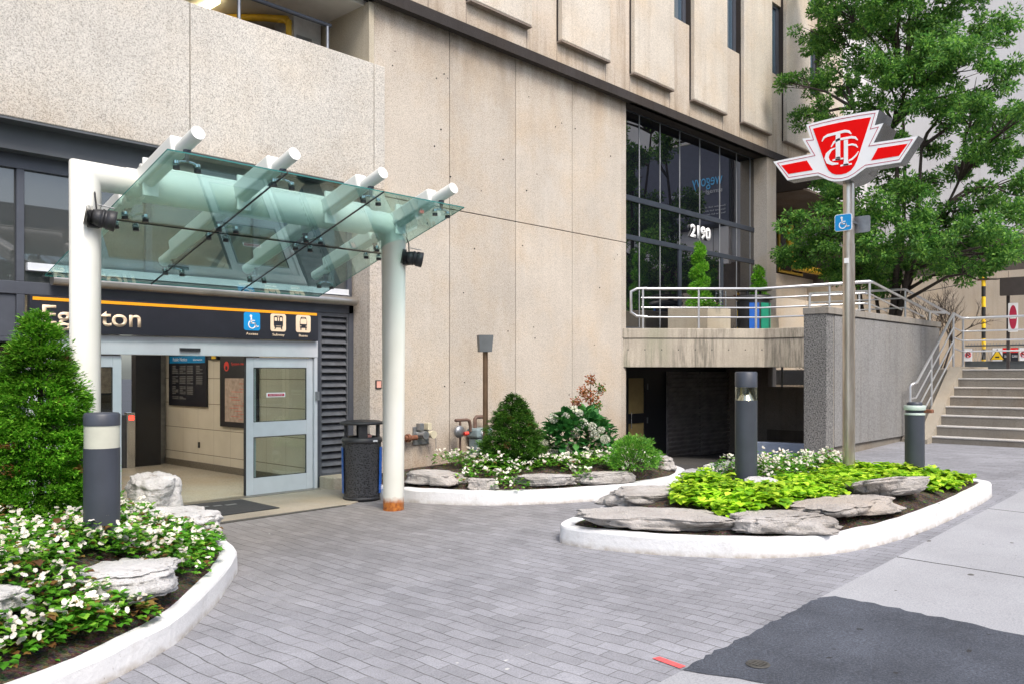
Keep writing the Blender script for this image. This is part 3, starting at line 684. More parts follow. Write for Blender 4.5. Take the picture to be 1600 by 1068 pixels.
# ------------------------------------------------------------------ station sign
e=thing('station_sign',(5.8,YD,2.4),'long black station name sign with orange stripe and three pictograms over the doors','sign')
b=MB(); b.box(3.70,7.94,YD-.14,YD-.035,2.39,2.85); b.build('panel','sign_black',e,bevel=.004)
ys=YD-.143
b=MB(); b.box(3.73,7.91,ys-.002,ys+.002,2.79,2.83); b.build('stripe','sign_orange',e)
text('station_name','Eglinton','sign_cream',e,frame_front(3.84,ys-.001,2.5),1.24,.235,.004,bold=.012)
def icon(x0,z0,w,h,mat):
    P=[]; r=.035
    for cx,cz,a in ((x0+w-r,z0+r,-90),(x0+w-r,z0+h-r,0),(x0+r,z0+h-r,90),(x0+r,z0+r,180)):
        for k in range(5): t=R(a+k*22.5); P.append((cx+r*math.cos(t),cz+r*math.sin(t)))
    m=MB(); m.prismM(P,ys-.003,ys+.003,Matrix.Identity(4)); return m.build('pictogram',mat,e)
def wheelchair(parent,M,s,mat,d=.004):
    m=MB()
    def seg(p,q,w):
        p=Vector((p[0],p[1]));q=Vector((q[0],q[1])); dd=(q-p).normalized(); n_=Vector((-dd.y,dd.x))*w/2; p=p-dd*w/2; q=q+dd*w/2
        m.prismM([(v.x*s,v.y*s) for v in (p-n_,q-n_,q+n_,p+n_)],-d,0,M)
    m.prismM([((.38+.09*math.cos(t*math.pi/6))*s,(.86+.09*math.sin(t*math.pi/6))*s) for t in range(12)],-d,0,M)
    seg((.4,.72),(.42,.4),.10); seg((.42,.4),(.68,.4),.085); seg((.68,.4),(.78,.16),.085); seg((.78,.16),(.92,.2),.07); seg((.42,.57),(.64,.57),.06)
    o_=[];i_=[]
    for k in range(17):
        t=R(125+k*(245/16)); o_.append(((.46+.29*math.cos(t))*s,(.31+.29*math.sin(t))*s)); i_.append(((.46+.22*math.cos(t))*s,(.31+.22*math.sin(t))*s))
    for k in range(16): m.prismM([o_[k],o_[k+1],i_[k+1],i_[k]],-d,0,M)
    return m.build('wheelchair_symbol',mat,parent)
ic=icon(6.62,2.515,.27,.27,'sign_blue'); wheelchair(ic,frame_front(6.65,ys-.003,2.535),.225,'sign_white')
ic=icon(7.07,2.515,.27,.27,'sign_cream')
m=MB(); I=Matrix.Identity(4)
def rect(m,x0,x1,z0,z1,d=.006): m.box(x0,x1,ys-d,ys-.003,z0,z1)
rect(m,7.125,7.285,2.6,2.745); rect(m,7.14,7.27,2.745,2.755); rect(m,7.135,7.275,2.575,2.6)
for x in (7.15,7.245): m.prismM([(x,2.575),(x+.02,2.575),(x+(.03 if x>7.2 else -.005),2.545),(x+(.015 if x>7.2 else -.015),2.545)],ys-.006,ys-.003,I)
m.build('subway_symbol','sign_black',ic)
m=MB(); rect(m,7.137,7.178,2.675,2.73,.008); rect(m,7.232,7.273,2.675,2.73,.008); rect(m,7.195,7.215,2.675,2.73,.008); rect(m,7.185,7.225,2.737,2.745,.008); rect(m,7.16,7.25,2.594,2.6,.008); m.build('train_window','sign_cream',ic)
ic=icon(7.52,2.515,.27,.27,'sign_cream')
m=MB(); m.prismM([(7.592,2.585),(7.718,2.585),(7.722,2.68),(7.705,2.745),(7.69,2.757),(7.62,2.757),(7.605,2.745),(7.588,2.68)],ys-.006,ys-.003,I); rect(m,7.6,7.617,2.55,2.585); rect(m,7.693,7.71,2.55,2.585); m.build('bus_symbol','sign_black',ic)
m=MB(); m.prismM([(7.6,2.645),(7.71,2.645),(7.712,2.69),(7.702,2.727),(7.608,2.727),(7.598,2.69)],ys-.008,ys-.006,I); rect(m,7.63,7.68,2.735,2.743,.008)
for x in (7.605,7.705): m.prismM([(x+.009*math.cos(t),2.613+.009*math.sin(t)) for t in [k*math.pi/4 for k in range(8)]],ys-.008,ys-.006,I)
m.build('bus_window','sign_cream',ic)
for s_,x,w in (('Access',6.655,.2),('Subway',7.105,.21),('Buses',7.575,.16)): text('caption',s_,'sign_cream',e,frame_front(x,ys-.001,2.445),w,.038,.003,bold=.01)
# small square notice on pier, and wall fittings
e=thing('wall_notice',(8.81,11.26,1.69),'tiny square orange notice in a black frame on the concrete pier','notice')
b=MB(); b.box(8.83,8.95,11.24,11.262,1.62,1.76); b.build('frame','black_frame',e); b=MB(); b.box(8.845,8.935,11.236,11.24,1.635,1.745); b.build('print','litter_pink',e)
e=thing('fire_connection',(9.9,11.36,.75),'grey twin-inlet fire department connection plate low on the concrete wall','fire connection')
b=MB(); b.box(9.72,10.08,11.33,11.362,.62,.94); b.build('plate','galvanised',e,bevel=.01)
for x,mt in ((9.82,'galvanised'),(10.0,'valve_cream')):
    b=MB(); b.cyl((x,11.33,.8),(x+.02,11.17,.8),.062,.055); b.cyl((x+.02,11.17,.8),(x+.02,11.13,.8),.07); b.box(x-.04,x+.05,11.22,11.33,.88,1.0); b.build('inlet',mt,e,bevel=.006)
b=MB(); b.cyl((9.45,11.25,.76),(9.72,11.25,.76),.045); b.cyl((9.5,11.25,.76),(9.56,11.25,.76),.07); b.build('side_pipe','rusty_steel',e)
b=MB(); b.tube([(10.08,11.2,.78),(10.11,11.18,.7),(10.11,11.18,.5)],.006); b.build('chain','galvanised',e)
e=thing('gas_meter',(11.3,11.2,.3),'grey gas meter with red brown pipes against the concrete wall','gas meter')
b=MB(); b.box(11.02,11.38,11.06,11.3,.28,.68); b.box(10.99,11.41,11.03,11.32,.68,.86); b.build('case','gas_meter_paint',e,bevel=.04)
b=MB(); b.cyl((11.14,11.0,.78),(11.14,11.03,.78),.055); b.box(11.2,11.32,11.045,11.059,.42,.5); b.build('dial','vent_white',e)
b=MB(); b.tube([(10.6,11.2,1.02),(10.9,11.2,1.02),(10.95,11.2,1.0),(10.98,11.2,.9),(10.98,11.2,.8)],.028); b.tube([(10.72,11.2,1.02),(10.72,11.2,.85),(10.72,11.2,.1)],.022); b.tube([(11.1,11.2,.85),(11.1,11.2,1.02),(11.14,11.2,1.06),(11.32,11.2,1.06),(11.36,11.2,1.02),(11.36,11.2,.85)],.035); b.build('pipe','pipe_brown',e)
b=MB(); b.lathe([(.02,-.05),(.1,-.04),(.115,0),(.1,.04),(.03,.05)],(10.62,11.12,.82),20,axis=Matrix(((1,0,0),(0,0,-1),(0,1,0)))); b.build('regulator','galvanised',e)
b=MB(); b.cyl((10.68,11.05,.78),(10.76,11.03,.79),.035); b.build('valve_handle','red_print',e)
# ------------------------------------------------------------------ lobby glass wall (2190)
G0,G1,YG=16.15,23.2,11.62
b=MB()
for z0,z1 in ((5.92,6.05),(5.0,5.12),(8.02,8.1),(2.86,2.95)): b.box(G0,G1,YG-.03,YG+.06,z0,z1)
b.box(G1-.0,22.85+.55,YG-.06,YG+.1,2.86,8.1) if False else b.box(23.2,23.5,YG-.05,YG+.1,2.86,8.1)
b.box(G0,G0+.06,YG-.03,YG+.06,2.95,8.02); b.box(18.8,18.92,YG-.03,YG+.06,2.95,5.0); b.box(20.95,21.07,YG-.03,YG+.06,2.95,5.0)
gf=b.build('curtain_wall_frame','mullion_paint',BX,bevel=.004,seg=1)
mx=[16.2,17.05,17.95,18.86,19.85,20.9,21.85,22.65,23.2]
b=MB()
for x in mx[1:-1]: b.box(x-.012,x+.012,YG-.012,YG+.02,2.95,8.02)
b.build('glass_joint','joint_grey',gf)
for i in range(8):
    p=MB()
    for z0,z1 in ((2.95,5.0),(5.12,5.92),(6.05,8.02)): p.box(mx[i]+.012,mx[i+1]-.012,YG,YG+.012,z0,z1)
    p.build('glass_pane','dark_glass',BX)
b=MB()
for x in (20.85,21.12): b.cyl((x,YG-.07,3.5),(x,YG-.07,4.1),.018); b.box(x-.02,x+.02,YG-.07,YG-.03,3.55,3.58); b.box(x-.02,x+.02,YG-.07,YG-.03,4.0,4.03)
b.build('pull_handle','stainless',gf)
e=thing('address_number',(19.8,YG-.02,5.4),'white street number 2190 on the dark lobby glass','number')
text('digits','2190','sign_white',e,frame_front(19.33,YG-.04,5.40),1.03,.32,.012,bold=.045)
b=MB(); b.box(G0-.4,24.0,YG+.3,YG+.4,2,8.1); b.build('lobby_inner_wall','black_void',BX)
b=MB(); b.box(22.87,23.46,11.2,11.62,-.4,8.1); b.build('concrete_column','wall_concrete',BX,bevel=.012)
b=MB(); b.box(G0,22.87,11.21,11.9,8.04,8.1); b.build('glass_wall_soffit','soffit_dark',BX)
# passage under the overhang
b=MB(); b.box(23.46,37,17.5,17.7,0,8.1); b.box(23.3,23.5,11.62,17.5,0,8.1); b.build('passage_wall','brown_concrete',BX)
b=MB(); b.box(23.5,37,14.9,15.1,0,5.7); b.build('passage_low_wall','beige_building',BX)
b=MB(); b.box(23.5,37,15.1,17.5,7.5,8.05); b.build('passage_beam','soffit_dark',BX)
w=MB(); w.box(31.7,33.9,15.02,15.09,5.8,7.4); w=w.build('passage_window','yellow_door',BX); p=MB(); p.box(31.8,32.75,14.99,15.02,5.9,7.3); p.box(32.85,33.8,14.99,15.02,5.9,7.3); p.build('pane','dark_glass',w)
b=MB(); b.tube([(31.3,14.4,7.5),(31.3,14.4,6.4),(31.45,14.4,6.1),(31.8,14.4,5.95),(35.5,14.4,5.95)],.14,seg=14); tag(b.build('yellow_duct','yellow_pipe'),'thick yellow pipe bending under the overhang behind the tree','pipe')
e=thing('security_camera',(24.2,13,6.5),'white security camera under the overhang beside the concrete column','camera')
b=MB(); b.box(23.5,24.3,12.9,13.0,6.75,6.82); b.build('arm','vent_white',e); b=MB(); b.box(24.0,24.25,12.7,13.1,6.4,6.72); b.build('housing','vent_white',e,bevel=.03)
# ------------------------------------------------------------------ terrace, retaining wall
T=thing('terrace',(18,9,0),'stained concrete terrace deck over the dark garage entrance','terrace')
FL=[(16.0,11.36),(18.35,9.05),(18.42,6.95)]
b=MB(); b.box(28.0,33.8,12.4,26,8.16,22); b.build('rear_wing','pale_building',BX); b=MB(); b.box(28.0,33.8,12.4,26,8.08,8.16); b.build('rear_soffit','brown_concrete',BX)
def offs(P,d):
    out=[]
    for i,p in enumerate(P):
        a=P[max(i-1,0)]; c=P[min(i+1,len(P)-1)]; dx,dy=c[0]-a[0],c[1]-a[1]; l=math.hypot(dx,dy); out.append((p[0]-dy/l*d,p[1]+dx/l*d))
    return out
def wallstrip(P,th,z0,z1):
    Q=offs(P,th); return P+Q[::-1]
b=MB(); b.prism(wallstrip(FL,.3,0,0),2.66,2.885); b.build('deck_edge','stained_concrete',T,bevel=.012)
P2_=offs(FL,.02); b=MB(); b.prism(wallstrip(P2_,.28,0,0),2.0,2.65); b.build('edge_beam','stained_concrete',T,bevel=.012)
b=MB()
L1=math.hypot(2.35,2.31)
for k in range(9):
    t=.04+k*.118; x=16.0+2.35*t; y=11.36-2.31*t; n_=Vector((-.701,-.713,0)); c=Vector((x,y,2.4))-n_*.02; b=MB(); b.cyl(c-n_*-.004,c+n_*-.02,.014,seg=8); b.build('tie_hole','black_void',T)
b=MB(); b.prism([(16.25,11.35),(18.55,9.15),(18.62,6.98),(21.6,6.98),(21.6,9.2),(23.4,9.2),(23.4,11.6),(16.2,11.6)],2.4,2.87); b.build('deck_slab','cap_concrete',T)
b=MB(); b.prism([(21.6,6.98),(23.0,6.98),(24.6,6.98),(24.6,8.0),(21.6,8.0)],1.6,2.0); b.build('lower_slab','cap_concrete',T)
W_=thing('retaining_wall',(19.5,6.7,0),'grey exposed aggregate retaining wall beside the concrete steps','wall')
b=MB(); b.box(16.0,16.32,6.62,7.08,-.5,3.0); b.build('end_pier','rough_concrete',W_,bevel=.015)
b=MB(); b.box(16.36,22.9,6.61,6.95,.44,2.98); b.build('wall_panel','grey_concrete',W_,bevel=.008)
b=MB(); b.box(16.32,16.36,6.63,6.9,-.5,3.0); b.build('wall_joint','cap_concrete',W_)
b=MB(); b.box(16.36,22.9,6.66,6.95,-.5,.43); b.build('plinth','step_concrete',W_)
b=MB(); b.box(15.985,22.95,6.58,7.09,3.0,3.13); b.build('coping','cap_concrete',W_,bevel=.01)
# garage recess
Gq=thing('garage_entrance',(19,12,0),'dark recessed garage entrance with glazed door and black louvers','garage entrance')
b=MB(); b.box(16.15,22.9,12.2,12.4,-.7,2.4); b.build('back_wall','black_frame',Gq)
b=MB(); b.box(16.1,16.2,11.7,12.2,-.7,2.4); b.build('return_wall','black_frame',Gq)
dd=MB(); dd.box(17.25,17.36,12.14,12.2,-.25,1.8); dd.box(18.05,18.22,12.14,12.2,-.25,1.8); dd.box(17.36,18.05,12.14,12.2,1.74,1.8); dd.box(17.36,18.05,12.14,12.2,.62,.86); dd.box(17.36,18.05,12.14,12.2,-.25,-.05); dd=dd.build('door','black_frame',Gq)
b=MB(); b.box(17.36,18.05,12.17,12.19,.86,1.74); b.box(17.36,18.05,12.17,12.19,-.05,.62); b.build('pane','ochre_glass',dd)
b=MB(); b.cyl((17.42,12.1,.5),(17.42,12.1,.9),.015); b.build('handle','stainless',dd); 
for z in (1.45,.6): b=MB(); b.box(18.16,18.19,12.12,12.14,z,z+.15); b.build('hinge','galvanised',dd)
for x0,x1 in ((19.1,20.75),(20.82,22.5)):
    b=MB(); b.box(x0,x1,12.15,12.17,-.42,1.9)
    for i in range(19): b.boxm(Matrix.Translation(((x0+x1)/2,12.1,-.34+i*.118))@Matrix.Rotation(R(35),4,'X'),x1-x0,.014,.11)
    b.build('louver','louver_black' if 'louver_black' in MATS else 'louver_paint',Gq)
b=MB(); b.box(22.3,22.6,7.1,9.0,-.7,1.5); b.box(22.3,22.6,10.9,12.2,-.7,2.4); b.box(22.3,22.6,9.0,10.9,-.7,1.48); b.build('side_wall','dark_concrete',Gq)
b=MB(); b.box(22.25,22.6,9.0,10.9,.0,.3); b.build('ledge','brown_concrete',Gq)
b=MB(); b.prism([(18.75,9.75),(18.95,9.3),(19.02,8.8),(19.05,8.2),(19.05,7.1),(19.3,7.1),(19.3,8.3),(19.22,8.95),(18.95,9.85)],-.6,.23); b.build('curved_kerb','blue_grey_paint',Gq,bevel=.02)
b=MB(); b.box(22.1,22.28,11.3,11.6,-.2,.25); b.build('vent_box','vent_white',Gq,bevel=.02)
e=thing('chain_link_panel',(22.35,9.9,1.5),'chain link mesh panel above the dark garage side wall','fence')
b=MB(); b.cyl((22.35,10.5,1.48),(22.35,10.5,2.4),.03); b.cyl((22.35,9.0,1.48),(22.35,9.0,2.4),.03); b.build('post','galvanised',e)
b=MB()
for k in range(-12,20):
    y=9.0+k*.1
    for s_ in (1,-1):
        p0=(22.35,y if s_>0 else y+.9,1.5); p1=(22.35,y+.9 if s_>0 else y,2.4)
        if min(p0[1],p1[1])<9.0 or max(p0[1],p1[1])>10.5: continue
        b.cyl(p0,p1,.006,seg=4,caps=False)
b.build('mesh','galvanised',e)
b=MB(); b.box(23.5,34,12.6,12.8,-.5,4.35); b.box(33,34,8,12.4,-.5,2.2); tag(b.build('beige_wall','beige_building'),'low beige concrete wall behind the terrace railings','wall')
# ------------------------------------------------------------------ steps
S_=thing('concrete_steps',(21,5,0),'flight of worn concrete steps with pale nosings beside the retaining wall','steps')
zt=[.472,.694,.917,1.113,1.335,1.541,1.748,1.96]
for k,z in enumerate(zt):
    x0=20.18+.33*k; z0=zt[k-1] if k else -.2; yl=6.02+.03*k+(.10 if k>2 else 0)
    b=MB(); b.box(x0,x0+.5 if k<7 else 24.8,-1.0,yl,z0-.1 if k else -.2,z-.035); b.build('riser','step_concrete',S_,bevel=.006,seg=1)
    b=MB(); b.box(x0-.012,x0+.36 if k<7 else 24.8,-1.0,yl+.001,z-.035,z); b.build('tread','nosing_concrete',S_,bevel=.01)
b=MB(); b.prismM([(19.85,-.2),(19.85,.42),(20.2,.5),(22.4,2.02),(24.8,2.02),(24.8,-.2)],5.98,6.25,Matrix.Identity(4)); b.box(20.15,24.8,6.25,6.62,-.2,.4) ; b.build('stringer','pad_concrete',S_,bevel=.01)
b=MB(); b.prismM([(20.1,.3),(22.5,1.96),(24.8,1.96),(24.8,.3)],6.25,6.64,Matrix.Identity(4)); b.build('stringer_fill','step_concrete',S_)
b=MB(); b.box(24.8,34,-1,12.2,1.5,1.955); struct(b.build('landing_pavement','sidewalk_base'))
# ------------------------------------------------------------------ railings
def railing(name,label,tops,drops,posts,group=None,rt=.03,extra=None):
    e=thing(name,tuple(posts[0][0]),label,'railing',group)
    b=MB(); b.tube(tops,rt,seg=12); b.build('top_rail','rail_steel',e)
    for k,path in enumerate(drops): b=MB(); b.tube(path,.019,seg=8); b.build('mid_rail','rail_steel',e)
    for p0,p1 in posts: b=MB(); b.cyl(p0,p1,.026,seg=10); b.build('post','rail_steel',e)
    return e
zr=3.80
F1=(16.30,11.12); F2=(18.28,9.12); F3=(18.5,7.4); 
def lerp(a,b,t): return tuple(a[i]+(b[i]-a[i])*t for i in range(len(a)))
top=[(16.42,11.02,zr-.01),(18.32,9.14,zr),(18.62,6.78,zr+.02),(18.86,6.78,zr+.02),(22.7,6.78,3.38),(23.3,6.6,3.38)]
loop=[(16.45,10.99,zr),(16.28,11.16,zr-.01),(16.18,11.25,zr-.08),(16.18,11.25,3.25),(16.28,11.16,3.16),(16.45,10.99,3.15)]
drops=[]
for dz in (.22,.44,.66):
    zz=zr-dz; path=[(16.35,11.09,zz),(18.32,9.14,zz),(18.62,6.9,zz)]
    if dz<.6: path+=[(18.86,6.86,zz),(20.9 if dz<.3 else 19.9,6.86,zz-.24 if dz<.3 else zz-.1)]
    drops.append(path)
posts=[((x,y,2.885),(x,y,zr)) for x,y in ((16.38,11.06),(17.3,10.15),(18.25,9.21),(18.52,7.6))]+[((18.64,6.78,3.13),(18.64,6.78,zr)),((22.7,6.78,3.13),(22.7,6.78,3.38))]
e=railing('terrace_railing','steel pipe railing along the stained terrace edge, sloping down behind the retaining wall',top,drops,posts)
b=MB(); b.tube(loop,.03,seg=12); b.build('end_loop','rail_steel',e)
top=[(18.4,8.0,3.62),(22.5,7.3,3.96),(22.6,7.3,3.95),(24.2,6.75,3.4)]
drops=[[(18.4,8.0,3.42),(22.5,7.3,3.74),(23.8,6.9,3.35)],[(18.4,8.0,3.2),(22.5,7.3,3.5),(23.3,7.1,3.3)]]
railing('rear_railing','lower steel pipe railing running behind the terrace railing towards the steps',top,drops,[((18.4,8.0,2.87),(18.4,8.0,3.62)),((20.4,7.66,2.87),(20.4,7.66,3.78)),((22.5,7.3,2.0),(22.5,7.3,3.95))])
# stair rail
B0=(20.1,6.43); Tq=(22.5,6.18)
top=[(20.12,6.42,.32),(20.12,6.42,1.56),(20.14,6.4,1.61),(20.2,6.36,1.64),(20.35,6.35,1.66),(22.5,6.18,3.3),(22.55,6.18,3.3)]
drops=[]
for dz in (.31,.62,.93):
    drops.append([(20.12,6.42,1.60-dz),(20.32,6.36,1.62-dz),(22.5,6.18,3.27-dz)])
e=railing('stair_handrail','sloping steel handrail with three lower bars beside the concrete steps',top,drops,[((22.5,6.18,1.95),(22.5,6.18,3.3)),((21.15,6.28,.85),(21.15,6.28,2.27))])
top=[(22.52,6.18,3.3),(22.95,6.12,3.21),(23.1,6.0,3.21),(23.1,-1,3.21)]
drops=[[(22.52,6.18,3.27-dz),(22.95,6.12,3.2-dz),(23.1,6.0,3.2-dz),(23.1,-1,3.2-dz)] for dz in (.31,.54,.8)]
railing('landing_railing','level steel railing across the landing at the top of the steps',top,drops,[((23.0,6.1,1.95),(23.0,6.1,3.2)),((23.1,3.0,1.95),(23.1,3.0,3.2)),((23.1,1.0,1.95),(23.1,1.0,3.2))])
# ------------------------------------------------------------------ canopy
CY=thing('glass_canopy',(5.5,9.1,0),'green tinted glass canopy on white tubular frame over the entrance','canopy')
def cz(y): return 3.05+.295*(11.0-y)
for x in (3.42,7.45):
    b=MB(); z0=gz(x,9.1)-.05; pts=[(x,9.1,z0),(x,9.1,.8),(x,9.1,2.2),(x,9.1,3.76)]
    s_=1 if x<5 else -1
    # mitred elbow
    b.tube([(x,9.1,z0),(x,9.1,3.9),(x+s_*.6,9.1,3.9)],.142,seg=28); b.build('post','cream_post_paint',CY)
b=MB(); b.cyl((3.98,9.1,3.9),(6.95,9.1,3.9),.19,seg=32); b.cyl((3.98,9.1,4.09),(6.95,9.1,4.09),.03,seg=8); b.build('cross_tube','white_paint',CY)
bx=[4.0,5.08,6.27,7.4]
dirv=Vector((0,-1,.295)).normalized(); upv=Vector((0,.295,1)).normalized()
for i,x in enumerate(bx):
    c0=Vector((x-.02,10.86,cz(10.86)+.24)); c1=Vector((x,7.85,cz(7.85)+.235))
    b=MB(); b.cyl(c0,c1,.072,seg=20); bm_=b.build('beam','white_paint',CY)
    b=MB()
    for a0,a1,hh in ((.33,1.5,.19),(1.9,2.78,.19)):
        p=c0+dirv*(a0+a1)/2+upv*.05; M=Matrix.Translation(p)@Matrix(((1,0,0),(0,dirv.y,upv.y),(0,dirv.z,upv.z))).to_4x4(); b.boxm(M,.165,a1-a0,hh)
    b.build('beam_cladding','white_paint',bm_,bevel=.03,seg=3)
    b=MB(); b.box(x-.085,x+.085,9.1-.225,9.1-.19,3.74,4.14); b.box(x-.085,x+.085,9.1+.19,9.1+.225,3.72,4.10); b.build('saddle_plate','white_paint',bm_,bevel=.01)
    for yy in (8.08,9.45,10.62):
        b=MB(); z=cz(yy); b.cyl((x,yy,z+.25),(x,yy,z+.05),.022,seg=10); b.cyl((x,yy,z+.3),(x,yy,z+.15),.04,seg=10); b.build('hanger','dark_frame',bm_)
gx=[3.68,4.98,6.27,7.58]; gy=[7.83,9.38,11.05]
for i in range(3):
    for j in range(2):
        x0,x1=gx[i]+.006,gx[i+1]-.006; y0,y1=gy[j]+.006,gy[j+1]-.006; t=.014
        v=[(x0,y0,cz(y0)),(x1,y0,cz(y0)),(x1,y1,cz(y1)),(x0,y1,cz(y1))]; v2=[(a,b_,c+t) for a,b_,c in v]
        m=MB(); m.add(v+v2,[(0,3,2,1),(4,5,6,7)],0); m.add(v+v2,[(0,1,5,4),(1,2,6,5),(2,3,7,6),(3,0,4,7)],1); m.build('glass_pane',['canopy_glass','glass_edge'],CY)
b=MB()
for x in gx[1:3]: b.boxm(Matrix.Translation((x,(gy[0]+gy[2])/2,cz((gy[0]+gy[2])/2)+.006))@Matrix.Rotation(math.atan(-.295),4,'X'),.013,3.22*math.sqrt(1.087),.017)
b.box(gx[0],gx[3],gy[1]-.006,gy[1]+.006,cz(gy[1])-.004,cz(gy[1])+.018)
b.build('seam_gasket','black_rubber',CY)
for i,x in enumerate(bx):
    for yy in (8.08,9.38,10.62):
        z=cz(yy); m=MB(); 
        for dx in (-.11,.11):
            for dy in ((-.12,.12) if yy==9.38 else (0,)):
                if not gx[0]+.03<x+dx<gx[3]-.03: continue
                zz=cz(yy+dy); m.tube([(x,yy,z+.06),(x+dx*.6,yy+dy*.6,zz+.055),(x+dx,yy+dy,zz+.03)],.013,seg=8); m.cyl((x+dx,yy+dy,zz+.02),(x+dx,yy+dy,zz+.05),.028,seg=12); m.cyl((x+dx,yy+dy,zz-.035),(x+dx,yy+dy,zz-.002),.034,seg=12,m=1)
        m.build('spider_clamp',['chrome','black_plastic'],CY)
# floodlights
def flood(x,z,ang,label):
    e=thing('floodlight',(x,9.0,z),label,'floodlight','floodlights on the canopy posts')
    y=9.1-.142
    b=MB(); b.box(x-.05,x+.07,y-.1,y+.02,z-.08,z+.09); b.build('mount','black_plastic',e,bevel=.01)
    A=Matrix.Translation((x+.05,y-.14,z+.01))@Matrix.Rotation(R(ang),4,'Z')@Matrix.Rotation(R(100),4,'Y')
    b=MB(); b.lathe([(.03,-.1),(.07,-.09),(.085,-.03),(.088,.0),(.098,.0),(.098,.02),(.09,.02),(.09,.05),(.1,.05),(.1,.09),(.104,.13),(.096,.135),(.09,.1),(.01,.09)],(0,0,0),24,axis=None); 
    for q in range(5): b.lathe([(.05,-.15+.012*q),(.1,-.15+.012*q),(.1,-.146+.012*q),(.05,-.146+.012*q)],(0,0,0),20)
    b.v=[tuple(A@Vector(v)) for v in b.v]; b.build('lamp_head','black_plastic',e)
    b=MB(); b.cyl((0,0,.1),(0,0,.115),.085,seg=20)
    for k in range(7): b.ball((.055*math.cos(k*1.047) if k else 0,.055*math.sin(k*1.047) if k else 0,.118),.018,0,8,5)
    b.v=[tuple(A@Vector(v)) for v in b.v]; b.build('lens','vent_white',e)
    b=MB(); b.tube([(x+.02,y-.1,z+.08),(x+.0,y-.12,z+.2),(x+.06,y+.1,z+.45),(x+.1,y+.2,z+.55)],.008,seg=6); b.build('cable','black_rubber',e)
    b=MB(); m=A@Matrix.Translation((-.128,0,.02)); b.boxm(m,.004,.05,.16); b.build('handle_strip','vent_white' if ang<0 else 'black_plastic',e)
flood(3.42,3.42,-20,'black round floodlight on the left canopy post, beside the evergreen'); flood(7.5,3.42,-35,'black round floodlight on the right canopy post, lens facing out')
# ------------------------------------------------------------------ bin
bc=(7.78,10.24,gz(7.78,10.24)+.012)
e=thing('litter_bin',bc,'round black perforated litter bin with lid and blue side panels by the canopy post','bin')
b=MB(); b.lathe([(.25,.0),(.262,.02),(.27,.1),(.285,.84),(.29,.86)],bc,40); b.build('body','perforated_black',e)
b=MB(); b.lathe([(.25,.84),(.298,.845),(.303,.86),(.298,.9),(.27,.93),(.2,.92),(.19,.86),(.18,.86)],bc,40); b.lathe([(.255,.0),(.275,.0),(.277,.04),(.255,.05)],bc,40); b.build('rim','black_plastic',e)
b=MB(); b.lathe([(.001,1.14),(.2,1.13),(.31,1.11),(.33,1.125),(.32,1.145),(.25,1.165),(.001,1.18)],bc,40); b.build('lid','black_plastic',e)
for k in range(4):
    t=R(45+90*k+12); M=Matrix.Translation((bc[0]+.235*math.cos(t),bc[1]+.235*math.sin(t),bc[2]+1.02))@Matrix.Rotation(t,4,'Z'); b=MB(); b.boxm(M,.05,.13,.22); b.build('lid_support','black_plastic',e,bevel=.01)
for t in (R(-57),R(-203)):
    b=MB(); v=[];
    for zz in (.1,.78):
        for k in range(7):
            a=t+R(-12+4*k); r_=.278+.014*(zz>.5); v.append((bc[0]+(r_)*math.cos(a),bc[1]+r_*math.sin(a),bc[2]+zz))
    for zz in (.1,.78):
        for k in range(7):
            a=t+R(-12+4*k); r_=.290+.012*(zz>.5); v.append((bc[0]+(r_)*math.cos(a),bc[1]+r_*math.sin(a),bc[2]+zz))
    b.add(v,[(14+k,15+k,22+k,21+k) for k in range(6)]); b.build('side_panel','blue_panel',e)
b=MB(); b.box(bc[0]-.03,bc[0]+.05,bc[1]-.31,bc[1]-.305,bc[2]+.865,bc[2]+.89); b.build('badge','vent_white',e)
b=MB(); b.ball((bc[0]+.05,bc[1]-.08,bc[2]+.93),.06,0,7,5,(1,1,.7)); tag(b.build('crumpled_wrapper','litter_pink'),'crumpled pink wrapper sticking out of the litter bin','litter')
# ------------------------------------------------------------------ planters
def kerb(poly,closed,name,label,parentless=True,w=.17,h=.195,openends=False,zf=None):
    P=catmull(poly,10,closed); n=len(P); mb=MB(); prof=[(0,-.12),(-.005,.0),(0,h-.03),(.012,h-.008),(.035,h),(w-.03,h),(w-.008,h-.01),(w,h-.03),(w,-.12)]
    v=[]; k=len(prof)
    for i,(x,y) in enumerate(P):
        if closed: a=P[i-1]; c=P[(i+1)%n]
        else: a=P[max(i-1,0)]; c=P[min(i+1,n-1)]
        dx,dy=c[0]-a[0],c[1]-a[1]; l=math.hypot(dx,dy) or 1; nx,ny=-dy/l,dx/l
        for j,(o,z) in enumerate(prof):
            jit=.008*noise.noise(Vector((x*4,y*4,j*.7))); zz=z+(.012*noise.noise(Vector((x*2.5,y*2.5,7))) if z>0 else 0)
            v.append((x+nx*(o+jit),y+ny*(o+jit),gz(x,y)+zz))
    f=[]
    for i in range(n if closed else n-1):
        for j in range(k-1): f.append((i*k+j,((i+1)%n)*k+j,((i+1)%n)*k+j+1,i*k+j+1))
    mb.add(v,f,0,False)
    if not closed: mb.add(v,[tuple(range(k)),tuple(range((n-1)*k+k-1,(n-1)*k-1,-1))])
    return P,mb
